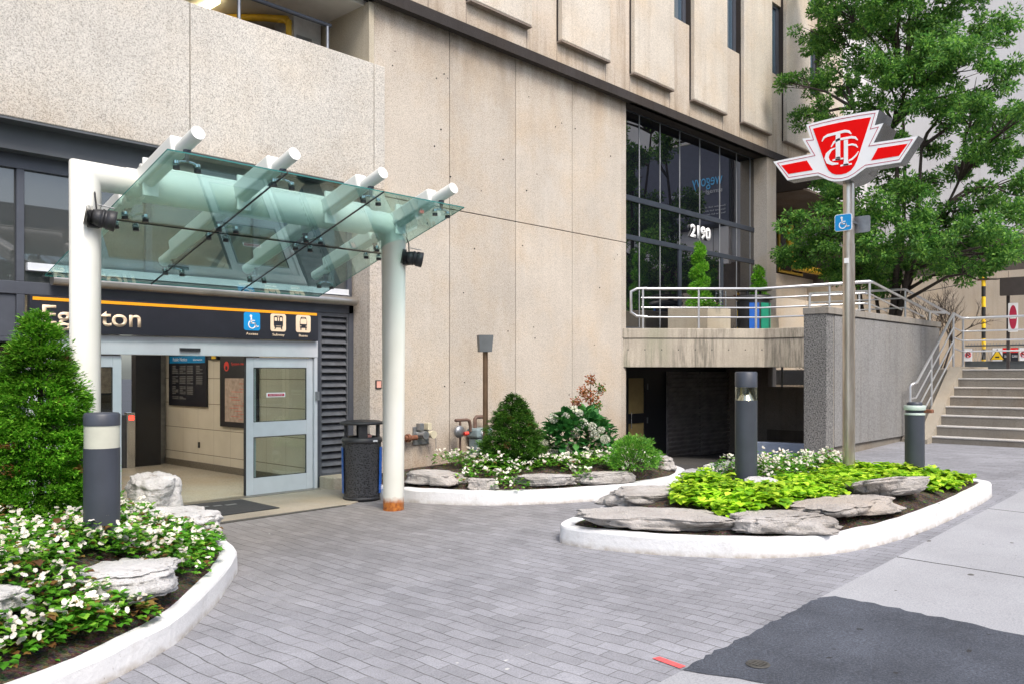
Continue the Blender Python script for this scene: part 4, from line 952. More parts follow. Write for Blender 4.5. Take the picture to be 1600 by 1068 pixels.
def soil(P,mound,parent,cx=None):
    # soil fill: rings shrinking to centroid
    n=len(P); cx=sum(p[0] for p in P)/n; cy=sum(p[1] for p in P)/n; v=[];f=[]; K=7
    for r_ in range(K+1):
        s_=1-r_/K*.97
        for x,y in P:
            X=cx+(x-cx)*s_*.985; Y=cy+(y-cy)*s_*.985; h=soilh(X,Y,mound,1-s_); v.append((X,Y,h))
    for r_ in range(K):
        for i in range(n): f.append((r_*n+i,r_*n+(i+1)%n,(r_+1)*n+(i+1)%n,(r_+1)*n+i))
    f.append(tuple(K*n+i for i in range(n)))
    m=MB(); m.add(v,f,0,True); return m.build('soil','soil',parent)
def soilh(x,y,mound,d): return .024*(x-6.8)+.155+mound*smooth(min(1,d*2.2))+.02*noise.noise(Vector((x*3,y*3,1)))
P1=[(1.0,5.3),(1.7,5.45),(2.3,5.68),(2.9,6.05),(3.45,6.6),(3.97,7.22),(4.35,7.75),(4.55,8.35),(4.68,9.0),(4.62,9.6),(4.2,9.85),(3.2,9.88),(1.5,9.9),(-.5,9.9),(-2.5,9.7),(-3.2,8),(-3.0,6),(-1.5,5.2),(0,5.1)]
P2=[(8.25,11.3),(8.02,10.6),(7.95,9.9),(8.02,9.2),(8.38,8.42),(8.88,7.88),(9.4,7.48),(10.1,7.15),(11.0,7.0),(11.62,7.08),(12.2,7.45),(12.6,8.1),(12.85,9.2),(13.0,10.4),(13.05,11.3)]
P3=[(7.24,5.8),(7.33,5.2),(7.62,4.5),(8.02,3.92),(8.61,3.48),(9.5,3.23),(10.52,3.13),(11.8,3.11),(12.9,3.13),(13.42,3.2),(13.6,3.45),(13.75,4.0),(13.55,4.9),(12.8,5.75),(11.5,6.25),(10.2,6.42),(8.79,6.38),(7.7,6.22),(7.33,6.05)]
beds={}
for nm,P,cl,label,mound in (('left',P1,True,'curved white painted kerb planter at the front left, full of begonias',.40),('mid',P2,False,'long white kerb planter against the concrete wall',.2),('island',P3,True,'white kerbed island planter around the tall emblem pole',.16)):
    e=thing('kerbed_planter',(sum(p[0] for p in P)/len(P),sum(p[1] for p in P)/len(P),0),label,'planter','white kerbed planters')
    PP,mb=kerb(P,cl,nm,label); mb.build('kerb','white_kerb_paint',e)
    soil(PP,mound,e); beds[nm]=(PP,mound)
    cx=sum(p[0] for p in PP)/len(PP); cy=sum(p[1] for p in PP)/len(PP); beds[nm]=(PP,mound,cx,cy)
def bedz(nm,x,y):
    PP,md,cx,cy=beds[nm]
    # radial depth
    best=1e9
    for px,py in PP[::3]:
        d=math.hypot(px-x,py-y); best=min(best,d)
    R_=max(.3,math.hypot(cx-x,cy-y)+best); return soilh(x,y,md,best/R_)
# ------------------------------------------------------------------ rocks
def rock(x,y,lx,ly,lz,rot,seed,label,mat='limestone',bed='island',sink=.25,tilt=0):
    lz*=.68; sink+=.06; z=bedz(bed,x,y); m=MB(); nu,nv=96,40; v=[]
    for j in range(nv+1):
        ph=math.pi*j/nv
        for i in range(nu):
            t=2*math.pi*i/nu; cx_=math.cos(t); sx_=math.sin(t)
            e1=.75; sg=lambda a,p:math.copysign(abs(a)**p,a)
            X=sg(math.sin(ph),.38)*sg(cx_,e1); Y=sg(math.sin(ph),.38)*sg(sx_,e1); Z=sg(math.cos(ph),.42)
            q=Vector((X*1.1+seed*3.1,Y*1.1,Z*.5+seed)); n1=noise.noise(q); n2=noise.noise(q*3.1); n3=noise.noise(q*8)
            cr=abs(noise.noise(Vector((cx_*1.9+seed*5,sx_*1.9,Z*.6)))); s_=.95+.36*n1+.13*n2+.05*n3+.022*noise.noise(q*19)-.12*max(0,.16-cr)/.16
            st=.10*noise.noise(Vector((seed,Z*6.5,X*.5)))+.05*noise.noise(Vector((seed+5,Z*15,Y*.8)))
            X*=s_+st; Y*=s_+st; Z=Z*(1+.05*n2)+.12*noise.noise(Vector((X*1.1,Y*1.1,seed)))+.07*noise.noise(Vector((X*3,Y*3,seed)))+.05*noise.noise(Vector((X*7,Y*7,seed)))+.02*noise.noise(Vector((X*18,Y*18,seed)))+(.10 if X*math.cos(seed)+Y*math.sin(seed)>.25 else -.02)*(1 if Z>0 else 0)
            v.append(Vector((X*lx/2,Y*ly/2,Z*lz/2)))
    M=Matrix.Translation((x,y,z+lz*(.5-sink)))@Matrix.Rotation(R(rot),4,'Z')@Matrix.Rotation(R(tilt),4,'X')
    m.add([M@q for q in v],[(j*nu+i,(j+1)*nu+i,(j+1)*nu+(i+1)%nu,j*nu+(i+1)%nu) for j in range(nv) for i in range(nu)],0,True)
    o=m.build('limestone_rock',mat,base=(x,y,z)); tag(o,label,'rock'); return o
rocks=[]
def rk(*a,**k): rocks.append((a[0],a[1],max(a[2],a[3])*.5)); return rock(*a,**k)
rk(8.95,5.95,1.15,.75,.30,-38,1,'flat cracked grey rock at the left back of the island planter',sink=.1)
rk(7.93,5.12,1.6,.8,.24,-58,2,'long low grey rock along the left kerb of the island planter',sink=.12)
rk(10.5,6.1,.62,.5,.42,-20,3,'upright pale rock at the back of the island planter, left of its neighbour',mat='pale_limestone',sink=.1)
rk(11.05,6.0,.7,.5,.48,-30,4,'broad pale rock behind the dark bollard lamp',mat='pale_limestone',sink=.1)
rk(8.58,4.02,1.15,.8,.26,-42,5,'grey rock in the front of the island planter below the lime vine',sink=.12)
rk(9.6,3.72,1.35,.72,.22,-12,6,'wide slab rock at the foot of the tall emblem pole',mat='limestone',sink=.1)
rk(10.72,3.74,1.1,.75,.32,-20,7,'sloping pitted rock between emblem pole and capped bollard',sink=.08,tilt=-14)
rk(13.05,4.05,.7,.4,.2,60,8,'small brownish rock at the right tip of the island planter',sink=.1)
rk(12.9,4.9,.8,.5,.16,30,18,'low flat rock at the far back of the island planter near the steps',sink=.1)
rk(8.45,9.35,1.0,.5,.26,-75,9,'long flat brown grey rock in the wall planter nearest the canopy post',bed='mid',sink=.05)
rk(8.62,8.55,.45,.3,.24,-40,10,'small pointed grey rock beside the long flat one in the wall planter',bed='mid',sink=.1)
rk(9.3,7.95,.9,.35,.22,-45,11,'low rock in the middle of the wall planter kerb',bed='mid',sink=.08)
rk(10.05,7.45,.85,.35,.24,-28,12,'split brown rock left of the green herb clump',bed='mid',sink=.08)
rk(11.9,7.65,.6,.4,.30,40,13,'brown rock at the right end of the wall planter',bed='mid',sink=.05)
rk(4.2,9.2,.62,.5,1.0,10,14,'tall pale rock beside the left bollard near the doors',mat='pale_limestone',bed='left',sink=.1)
rk(4.05,8.3,.85,.55,.55,-60,15,'pale sloping rock at the back of the left planter kerb',mat='pale_limestone',bed='left',sink=.15)
rk(2.74,6.56,.98,.72,.30,40,16,'large flat pale rock among begonias in the left planter',mat='pale_limestone',bed='left',sink=.24)
rk(9.95,4.95,.5,.4,.3,20,19,'small pale rock at the foot of the island bollard lamp',mat='pale_limestone',sink=.1)
rk(1.72,6.22,.5,.42,.22,30,17,'pale rock at the bottom left edge of the left planter',mat='pale_limestone',bed='left',sink=.1)
# ------------------------------------------------------------------ planting
def rv(): 
    while True:
        v=Vector((rnd.uniform(-1,1),rnd.uniform(-1,1),rnd.uniform(-1,1)))
        if .05<v.length<1: return v.normalized()
def begonia(mb,x,y,z,r,h,n=46,nf=7,bronze=.12,leafs=.075):
    nf=max(2,int(nf*.5+rnd.random())); n=int(n*1.25)
    for i in range(n):
        t=rnd.uniform(0,6.283); q=r*math.sqrt(rnd.random()); hh=h*(.35+.65*rnd.random())*(1-.45*(q/r)**2)
        p=Vector((x+q*math.cos(t),y+q*math.sin(t),z+hh)); d=Vector((math.cos(t)+rnd.uniform(-.6,.6),math.sin(t)+rnd.uniform(-.6,.6),rnd.uniform(-.25,.5)))
        L=leafs*rnd.uniform(.7,1.2); mb.rleaf(p,d,Vector((0,0,1)),L,L*.95,1 if rnd.random()<bronze else 0)
    for i in range(nf):
        t=rnd.uniform(0,6.283); q=r*math.sqrt(rnd.random()); p=Vector((x+q*math.cos(t),y+q*math.sin(t),z+h*(.85+.22*rnd.random())*(1-.4*(q/r)**2)))
        for k in range(rnd.randint(1,4)):
            c=p+Vector((rnd.uniform(-.035,.035),rnd.uniform(-.035,.035),rnd.uniform(-.02,.02))); a=rnd.uniform(0,3); nn=Vector((rnd.uniform(-.6,.2),rnd.uniform(-.9,.1),rnd.uniform(.3,1))).normalized()
            s1=nn.orthogonal().normalized(); s2=nn.cross(s1)
            for w in range(4):
                th=a+w*math.pi/2; dd_=s1*math.cos(th)+s2*math.sin(th); L=.027 if w%2==0 else .017; mb.rleaf(c,dd_+nn*.25,nn,L,L*1.1,2,fold=.08)
BM=['begonia_leaf','begonia_bronze','petal_white']
def fill(bed,test,n,r,h,label,minrock=.0,name='white_begonias',nf=7,nl=46,bronze=.12,spacing=.17,ls=.075,kd=.24):
    PP,_,cx,cy=beds[bed]; m=MB(); pts=[]
    xs=[p[0] for p in PP]; ys_=[p[1] for p in PP]; tries=0
    while len(pts)<n and tries<n*60:
        tries+=1; x=rnd.uniform(min(xs),max(xs)); y=rnd.uniform(min(ys_),max(ys_))
        if not inside(x,y,PP) or not test(x,y): continue
        if any((x-a)**2+(y-b_)**2<spacing**2 for a,b_ in pts): continue
        if min(math.hypot(x-p[0],y-p[1]) for p in PP[::2])<kd: continue
        if any(math.hypot(x-a,y-b_)<rr*.85 for a,b_,rr in rocks if True): continue
        pts.append((x,y)); begonia(m,x,y,bedz(bed,x,y)-.02,r*rnd.uniform(.85,1.15),h*rnd.uniform(.85,1.2),nl,nf,bronze,ls)
    o=m.build(name,BM); tag(o,label,'flowers',kind='stuff'); return pts
CON=(2.86,8.7)
fill('left',lambda x,y: x>.3 and math.hypot(x-CON[0],y-CON[1])>.55 and y<9.6 and not(3.0<x<3.3 and 6.3<y<6.75),330,.15,.26,'bed of white begonias with green and bronze leaves filling the front left planter',spacing=.14,ls=.062,kd=.23,nf=9)
def clump(x,y,bed,r,h,n,nf,bronze,label,ls=.075):
    e=thing('begonia_plant',(x,y,bedz(bed,x,y)),label,'flower plant','single begonia clumps'); m=MB(); begonia(m,x,y,bedz(bed,x,y)-.03,r,h,n,nf,bronze,ls)
    lf=MB(); fl=MB()
    m2=m.build('foliage',BM,e)
clump(3.72,7.55,'left',.28,.3,150,16,.05,'green leafy begonia clump with white flowers beside the kerb in the left planter',.085)
clump(2.62,6.13,'left',.17,.22,80,9,.55,'bronze leaved begonia clump in front of the large flat pale rock',.065)
clump(2.15,5.98,'left',.2,.26,110,12,.1,'begonia clump nearest the kerb, left of the bronze one',.08)
clump(1.92,5.88,'left',.14,.2,60,7,.15,'lowest begonia clump at the bottom left corner by the kerb',.07)
clump(3.85,8.0,'left',.2,.26,90,12,.1,'begonia clump between the two pale rocks behind the kerb',.07)
fill('mid',lambda x,y: 8.35<x<11.7 and y<9.9 and (y<9.0 or x>9.0) and x+y>17.1 and not(x>10.9 and y<7.5),120,.16,.26,'low white begonias along the front of the wall planter',spacing=.17,nl=34,ls=.055,bronze=.05,nf=9)
clump(8.85,8.2,'mid',.25,.2,90,14,.05,'begonia clump spilling between rocks at the front of the wall planter',.055)
fill('island',lambda x,y: y>4.9 and x>10.3 and math.hypot(x-10.17,y-5.27)>.3 and y<6.2,150,.16,.36,'white begonias at the back of the island planter',spacing=.16,nl=36,ls=.06,bronze=.1,nf=10)
# lime sweet potato vine
def vine(bed,test,n,label,h=.16):
    PP,_,cx,cy=beds[bed]; m=MB(); xs=[p[0] for p in PP]; ys_=[p[1] for p in PP]; k=0; tries=0
    while k<n and tries<n*40:
        tries+=1; x=rnd.uniform(min(xs),max(xs)); y=rnd.uniform(min(ys_),max(ys_))
        if not inside(x,y,PP) or not test(x,y): continue
        if min(math.hypot(x-p[0],y-p[1]) for p in PP[::3])<.2: continue
        k+=1; z=bedz(bed,x,y)+h*(.3+.7*rnd.random())*(.8+.5*noise.noise(Vector((x*3,y*3,0))))
        t=rnd.uniform(0,6.28); d=Vector((math.cos(t),math.sin(t),rnd.uniform(-.5,.25))); L=rnd.uniform(.055,.13)
        m.rleaf((x,y,z+.03),d,Vector((0,0,1)),L,L*.95,0,fold=.12)
    tag(m.build('lime_vine','lime_leaf'),label,'ground cover',kind='stuff')
def near(x,y,L): return any(math.hypot(x-a,y-b_)<r_ for a,b_,r_ in L)
vine('island',lambda x,y: near(x,y,[(8.9,5.0,.5),(9.35,5.3,.5),(9.0,4.55,.38),(9.75,5.2,.35),(9.3,4.9,.5),(8.6,4.6,.28),(9.9,5.75,.3)]) and math.hypot(x-10.17,y-5.27)>.24 and math.hypot(x-9.95,y-5.1)>.30,1900,'bright lime green vine spilling left of the dark bollard lamp',.2)
vine('island',lambda x,y: math.hypot(x-9.95,y-5.1)>.30 and near(x,y,[(10.0,4.6,.5),(10.5,4.3,.5),(9.9,4.2,.3),(11.1,4.4,.45),(11.4,4.6,.4),(10.9,4.75,.4),(9.55,4.45,.35)]) and math.hypot(x-11.92,y-4.62)>.1,1500,'lime green vine around the foot of the emblem pole',.17)
vine('island',lambda x,y: near(x,y,[(12.2,4.3,.4),(12.6,4.15,.35),(12.3,4.8,.35),(12.85,3.7,.28),(11.9,3.9,.35),(12.4,3.65,.3),(11.7,4.3,.4),(11.8,3.75,.35),(12.95,3.6,.3),(12.2,3.55,.28)]),2100,'lime green vine beside the capped bollard at the right tip',.17)
# bark chips and fallen leaves lying on the soil
for bed,lab,nn in (('island','bark chips and fallen leaves on the soil of the island planter',900),('left','bark chips and dry leaves on the soil of the front left planter',700),('mid','bark chips and dry leaves on the soil of the wall planter',500)):
    PP=beds[bed][0]; m=MB(); xs=[p[0] for p in PP]; ys_=[p[1] for p in PP]; k=0
    while k<nn:
        x=rnd.uniform(min(xs),max(xs)); y=rnd.uniform(min(ys_),max(ys_))
        if not inside(x,y,PP) or min(math.hypot(x-p[0],y-p[1]) for p in PP[::3])<.19: k+=.2; continue
        k+=1; t=rnd.uniform(0,6.28); m.leaf((x,y,bedz(bed,x,y)+rnd.uniform(0,.015)),Vector((math.cos(t),math.sin(t),rnd.uniform(-.2,.3))),Vector((0,0,1)),rnd.uniform(.02,.06),rnd.uniform(.012,.03),0 if rnd.random()<.7 else 1,.2)
    tag(m.build('mulch',['dead_leaf','herb_leaf']),lab,'mulch',kind='stuff')
# conifers
def conifer(name,x,y,z,rad,h,n,label,mat,fr=.10,top=.03,lobes=7,prof=None):
    e=thing(name,(x,y,z),label,'evergreen shrub')
    b=MB(); b.tube([(x,y,z-.05),(x+.01,y,z+h*.5),(x,y,z+h*.95)],.03,rr=[.045,.03,.008]); b.build('trunk','bark',e)
    m=MB()
    for i in range(n//7):
        u=1-rnd.random()**.62; hh=z+.04+u*(h-.08)
        R_=rad*(prof(u) if prof else (1-u)**.72*(1-.3*math.exp(-u*14)) )
        t=rnd.uniform(0,6.283)
        lob=1+.36*noise.noise(Vector((math.cos(t)*2.4,math.sin(t)*2.4,hh*5.0+x)))+.18*noise.noise(Vector((math.cos(t)*6,math.sin(t)*6,hh*9)))
        q=(R_*lob+top)*(rnd.uniform(.82,1.06) if rnd.random()<.68 else rnd.uniform(.25,.8))
        c=Vector((x+q*math.cos(t),y+q*math.sin(t),hh)); cr=fr*rnd.uniform(.7,1.25)
        out=Vector((math.cos(t),math.sin(t),rnd.uniform(.0,.5))).normalized()
        brown=rnd.random()<.025
        for k in range(52):
            v=rv(); p=c+Vector((v.x,v.y,v.z*.55))*cr*rnd.random()**.5
            d=(out*1.0+rv()*.6).normalized(); L=fr*rnd.uniform(.35,.75); m.leaf(p,d,(Vector((0,0,1))+rv()*.6),L,L*.34,1 if brown else 0,.1)
    m.build('foliage',[mat,'dead_leaf'],e); return e
conifer('evergreen_cedar',CON[0],CON[1],.12,.66,2.38,14000,'large conical green cedar in the left planter in front of the doors','cedar_leaf',.085,.03)
conifer('rounded_evergreen',9.75,9.0,.3,.45,1.28,9500,'rounded dark evergreen shrub with pointed top against the concrete wall','shrub_leaf',.07,.02,prof=lambda u:min(1,.72+u*1.0)*(1-u**2.2)**.9 if u<.8 else .72*(1-(u-.8)/.2)**.8*.62+.0)
# leafy shrubs
def bush(name,x,y,z,rx,ry,h,n,label,mat,L,W=.5,cat='shrub',rl=False,up=.4,stems=6,clumpf=.25):
    e=thing(name,(x,y,z),label,cat); b=MB()
    for k in range(stems):
        t=k*6.283/stems; b.tube([(x,y,z-.03),(x+rx*.3*math.cos(t),y+ry*.3*math.sin(t),z+h*.4),(x+rx*.6*math.cos(t),y+ry*.6*math.sin(t),z+h*.75)],.01,seg=5,rr=[.014,.01,.005])
    b.build('stem','bark',e); m=MB()
    for i in range(n):
        d=rv(); 
        if d.z<-.3: d.z=-d.z
        q=rnd.uniform(.6,1.0)**.5*(1+clumpf*noise.noise(d*2.7+Vector((x,y,0)))); p=Vector((x+d.x*rx*q,y+d.y*ry*q,z+h*.42+d.z*h*.56*q))
        dd_=(d+rv()*.7+Vector((0,0,up-.3))).normalized(); l=L*rnd.uniform(.6,1.1)
        (m.rleaf if rl else m.leaf)(p,dd_,Vector((0,0,1)) if rl else rv(),l,l*W,0)
    m.build('foliage',mat,e); return e
hx,hy=10.95,8.65
e=bush('hydrangea_bush',hx,hy,.42,.72,.45,.85,1000,'dark green hydrangea bush with round white flower heads by the wall','hydrangea_leaf',.14,.8,rl=True)

for k,(u,v_,r_) in enumerate(((-.55,.82,.075),(-.28,.86,.06),(.02,.92,.06),(.1,.72,.085),(-.05,.55,.08),(.3,.66,.07),(.36,.5,.075),(.58,.42,.07),(-.75,.35,.06),(-.6,.15,.06),(.5,.6,.05),(-.1,1.0,.05))):
    b=MB(); c=Vector((hx,hy,.5+v_*.8))+Vector((.679,-.734,0))*u*.72+Vector((-.78,-.62,0))*(.46*(1-.5*v_*v_)+.05)
    for i in range(170):
        d=rv(); b.rleaf(c+d*r_*.8,(d+rv()*.8),d,.026,.026,0,.1)
    b.build('flower_head','hydrangea_flower',e)
bush('herb_clump',10.62,7.32,.30,.48,.34,.62,4200,'feathery light green herb clump spilling over the kerb at the end of the wall planter','herb_leaf',.055,.35,'shrub',clumpf=.5)
e=thing('young_red_tree',(12.3,9.6,.4),'thin young tree with reddish brown leaves at the end of the wall','small tree')
b=MB(); tx,ty=12.0,9.2; b.tube([(tx,ty,.35),(tx+.01,ty,1.0),(tx-.02,ty,1.5),(tx+.02,ty,1.85)],.015,seg=6,rr=[.018,.014,.01,.004])
cl=[(-.25,1.35,.11),(.02,1.45,.15),(.18,1.6,.1),(0,1.75,.1),(-.12,1.55,.12),(.1,1.3,.1),(0,1.05,.06)]
for u,zz,r_ in cl: b.tube([(tx,ty,zz-.15),(tx+u,ty-.5*u,zz)],.005,seg=5)
b.build('trunk','bark',e); m=MB()
for u,zz,r_ in cl:
    for i in range(int(900*r_)):
        d=rv(); m.leaf(Vector((tx+u,ty-.5*u,zz))+d*r_*rnd.random()**.4,rv(),rv(),.05,.03,0 if (u<=.02 and rnd.random()<.85) or rnd.random()<.35 else 1)
m.build('foliage',['autumn_leaf','shrub_leaf'],e)
bush('broadleaf_shrub',1.35,6.9,.25,.28,.28,.95,160,'large leaved shrub at the left edge of the photo beside the cedar','hydrangea_leaf',.16,.7,rl=True)
# ------------------------------------------------------------------ bollards
def bollard(x,y,z0,z1,r,label,foot):
    e=thing('bollard_lamp',(x,y,z0),label,'bollard light','dark bollard lamps with glass bands')
    H_=z1-z0; a=z1-.20*(.22/.22); 
    cap=.2 if foot else .105; lens=.17 if foot else .185
    b=MB(); b.lathe([(r,z0-z0+(.18 if foot else 0)),(r,H_-cap-lens)],(x,y,z0),40); b.build('shaft','bollard_paint',e)
    b=MB(); b.lathe([(r,H_-cap),(r,H_-.015),(r-.012,H_),(.001,H_+.002)],(x,y,z0),40); b.build('cap','bollard_paint',e)
    b=MB(); b.lathe([(r-.004,H_-cap-lens),(r-.004,H_-cap)],(x,y,z0),40); b.build('glass_band','lens_glass' if foot else 'bollard_lens',e)
    
    if foot: b=MB(); b.lathe([(r*.8,H_-cap-lens),(.02,H_-cap-.01)],(x,y,z0),32); b.build('reflector','chrome',e); b=MB(); b.box(x-.06,x+.06,y+.03,y+.05,z0+H_-cap-lens,z0+H_-cap); b.build('lamp_backing','ochre_glass',e)
    if foot: b=MB(); b.lathe([(r+.005,-.12),(r+.005,.17)],(x,y,z0),36); b.build('footing','planter_concrete',e)
m_clear('lens_glass',(.86,.86,.74),1.45,.15,.12)
bollard(2.88,7.31,.1,1.56,.141,'dark grey bollard lamp with pale glass band among begonias, front left',False)
bollard(10.17,5.27,.26,1.90,.141,'tall dark grey bollard lamp on concrete footing in the island planter',True)
bx_,by_=12.66,3.98; z0=bedz('island',bx_,by_)
e=thing('capped_bollard',(bx_,by_,z0),'short dark bollard with pale green cap and rusty bracket near the steps','bollard')
b=MB(); b.lathe([(.13,-.05),(.13,.9)],(bx_,by_,z0),32); b.build('shaft','bollard_paint',e)
b=MB(); b.lathe([(.135,.9),(.14,.92),(.12,.93)],(bx_,by_,z0),32); b.lathe([(.142,.97),(.145,.98),(.145,1.02),(.135,1.035)],(bx_,by_,z0),32); b.build('cap','vent_green',e) if 'vent_green' in MATS else None
plain('vent_green',(.42,.5,.45),.5); b.build('cap','vent_green',e)
b=MB(); b.lathe([(.10,1.03),(.105,1.06),(.09,1.08)],(bx_,by_,z0),28); b.lathe([(.12,.93),(.12,.975)],(bx_,by_,z0),28); b.build('lamp_top','bollard_paint',e)
b=MB(); b.box(bx_+.02,bx_+.12,by_-.22,by_-.1,z0+.93,z0+.98); b.build('bracket','rusty_steel',e,bevel=.01)
# post lamp in the wall planter
px_,py_=9.9,9.75; z0=gz(px_,py_)+.15
e=thing('post_lamp',(px_,py_,z0),'slim bronze post with dark grey square lamp head in front of the wall','lamp post')
b=MB(); b.cyl((px_,py_,z0-.1),(px_,py_,2.22),.042,seg=20); b.build('pole','bronze_metal',e)
b=MB(); M=frame_dir(px_,py_,0,.8,-.55); 
b.prismM([(-.11,2.22),(.09,2.22),(.115,2.49),(-.125,2.49)],-.1,.1,M); b.build('lamp_head','fixture_grey',e,bevel=.008)
# ------------------------------------------------------------------ emblem sign
PX,PY=11.92,4.62
e=thing('transit_sign',(PX,PY,.2),'tall steel pole carrying the red and white winged transit emblem','sign')
b=MB(); b.cyl((PX,PY,.1),(PX,PY,3.66),.082,seg=28); b.cyl((PX,PY,3.66),(PX,PY,4.62),.076,seg=28); b.cyl((PX,PY,3.655),(PX,PY,3.67),.085,seg=28); b.build('pole','stainless_pole',e)
b=MB(); b.box(PX-.089,PX-.078,PY-.03,PY+.03,3.4,3.47); b.build('pole_sticker','sign_white',e)
def half(pts): return pts+[(-u,z) for u,z in reversed(pts) if abs(u)>1e-6]
Rt=[(.0,.0)]
# right half outline from bottom centre counterclockwise (u,z)
bot=[(0,4.505),(.10,4.515),(.19,4.55),(.27,4.60),(.335,4.635)]
out=bot+[(.78,4.635),(1.0,4.945),(.435,4.96),(.565,5.20),(.445,5.19),(.505,5.385)]
top=[(.25,5.40),(0,5.405)]
full=out+top; outline=full+[(-u,z) for u,z in reversed(full[1:-1])]
Ms=Matrix.Translation((PX-.25,PY,0))@Matrix(((0,1,0,0),(-1,0,0,0),(0,0,1,0),(0,0,0,1)))   # local x -> -Y ; local y -> +X
def inset(P,d):
    n=len(P); o=[]
    for i in range(n):
        a=Vector(P[i-1]);b_=Vector(P[i]);c=Vector(P[(i+1)%n]); e1=(b_-a).normalized(); e2=(c-b_).normalized()
        n1=Vector((-e1.y,e1.x)); n2=Vector((-e2.y,e2.x)); q=(n1+n2); q=q/max(.35,q.length_squared)*2; o.append((b_.x+q.x*d,b_.y+q.y*d))
    return o
b=MB(); b.prismM(outline,0,.22,Ms); b.build('wing_body','sign_grey_side',e)
sh=bot[:-1]+[(.40,4.9),(.565,5.20),(.445,5.19),(.505,5.385)]+top; sh=sh+[(-u,z) for u,z in reversed(sh[1:-1])]
b=MB(); b.prismM(inset(sh,.004),.222,.52,Ms); b.build('shield_body','sign_grey_side',e)
b=MB(); b.prismM(inset(outline,.004),-.012,-.001,Ms); fc=b.build('face','sign_white',e)
l1=inset(outline,.035); l2=inset(outline,.043)
b=MB(); n=len(l1)
for i in range(n): b.prismM([l1[i],l1[(i+1)%n],l2[(i+1)%n],l2[i]],-.0145,-.0125,Ms)
b.build('outline','sign_maroon',fc)
b=MB()
for s_ in (1,-1):
    P=[(s_*.40,4.725),(s_*.76,4.725),(s_*.87,4.865),(s_*.49,4.875)]
    b.prismM(P if s_>0 else P[::-1],-.0150,-.0125,Ms)
S2=[(0,4.60),(.07,4.607),(.13,4.635),(.18,4.69),(.215,4.76),(.40,5.305),(.2,5.315),(0,5.318)]; S2=S2+[(-u,z) for u,z in reversed(S2[1:-1])]
b.prismM(S2,-.0155,-.0125,Ms); b.build('red_field','sign_red',fc)
# monogram
b=MB()
def stroke(P,w,m=b,d0=-.019,d1=-.0158):
    n=len(P)
    L=[];Rr=[]
    for i,p in enumerate(P):
        a=Vector(P[max(i-1,0)]);c=Vector(P[min(i+1,n-1)]); d=(c-a).normalized(); nn=Vector((-d.y,d.x)); ww=w[i] if isinstance(w,list) else w
        L.append((p[0]+nn.x*ww/2,p[1]+nn.y*ww/2)); Rr.append((p[0]-nn.x*ww/2,p[1]-nn.y*ww/2))
    for i in range(n-1): m.prismM([Rr[i],Rr[i+1],L[i+1],L[i]],d0,d1,Ms)
stroke([(-.045,5.16),(-.045,4.83)],.062); stroke([(-.12,4.815),(.03,4.815)],.022); stroke([(-.08,4.825),(-.01,4.825)],.045)
stroke([(-.27,5.10),(-.24,5.15),(-.19,5.17),(.05,5.185),(.10,5.17),(.14,5.13)],[.01,.03,.038,.038,.035,.012])
stroke([(.065,5.06),(.065,4.74)],.055,d0=-.021,d1=-.0158); stroke([(-.01,4.722),(.145,4.722)],.022); stroke([(.03,4.735),(.10,4.735)],.045)
stroke([(-.14,5.0),(-.1,5.06),(-.04,5.085),(.14,5.085),(.19,5.07),(.225,5.03)],[.012,.03,.032,.034,.032,.012])
stroke([(.09,4.985),(.15,4.985),(.2,4.965),(.225,4.93)],[.02,.026,.026,.01])
cc=[(-.07,4.98),(-.14,4.96),(-.19,4.91),(-.205,4.86),(-.18,4.80),(-.12,4.765),(-.04,4.755)]
stroke(cc,[.01,.03,.055,.06,.055,.04,.02]); stroke([(.10,4.77),(.15,4.785),(.20,4.825),(.235,4.875)],[.02,.026,.024,.012])
b.build('monogram','sign_white',fc)
e=thing('wheelchair_sign',(PX-.1,PY,3.8),'small blue wheelchair sign strapped to the emblem pole','sign')
Mw=Matrix.Translation((PX-.11,PY,0))@Matrix(((0,1,0,0),(-1,0,0,0),(0,0,1,0),(0,0,0,1)))
def rrect(x0,x1,z0,z1,r):
    P=[]
    for cx,cz_,a in ((x1-r,z0+r,-90),(x1-r,z1-r,0),(x0+r,z1-r,90),(x0+r,z0+r,180)):
        for k in range(5): t=R(a+k*22.5); P.append((cx+r*math.cos(t),cz_+r*math.sin(t)))
    return P
ox=-.02; Mw=Mw@Matrix.Translation((0,0,1.05))
b=MB(); b.prismM(rrect(ox-.13,ox+.11,2.795,3.03,.03),-.012,.0,Mw); b.build('border','sign_white',e)
b=MB(); b.prismM(rrect(ox-.122,ox+.102,2.803,3.022,.026),-.015,-.0125,Mw); b.build('face','sign_blue',e)
wheelchair(e,Mw@Matrix.Translation((ox-.10,-.0152,2.82)),.185,'sign_white',.003)
b=MB(); b.prismM(rrect(.0,.26,2.78,3.01,.03),.2,.212,Mw); b.build('rear_plate','galvanised',e)
b=MB(); b.box(PX-.1,PX+.1,PY-.085,PY+.085,3.95,3.98); b.build('strap','galvanised',e)
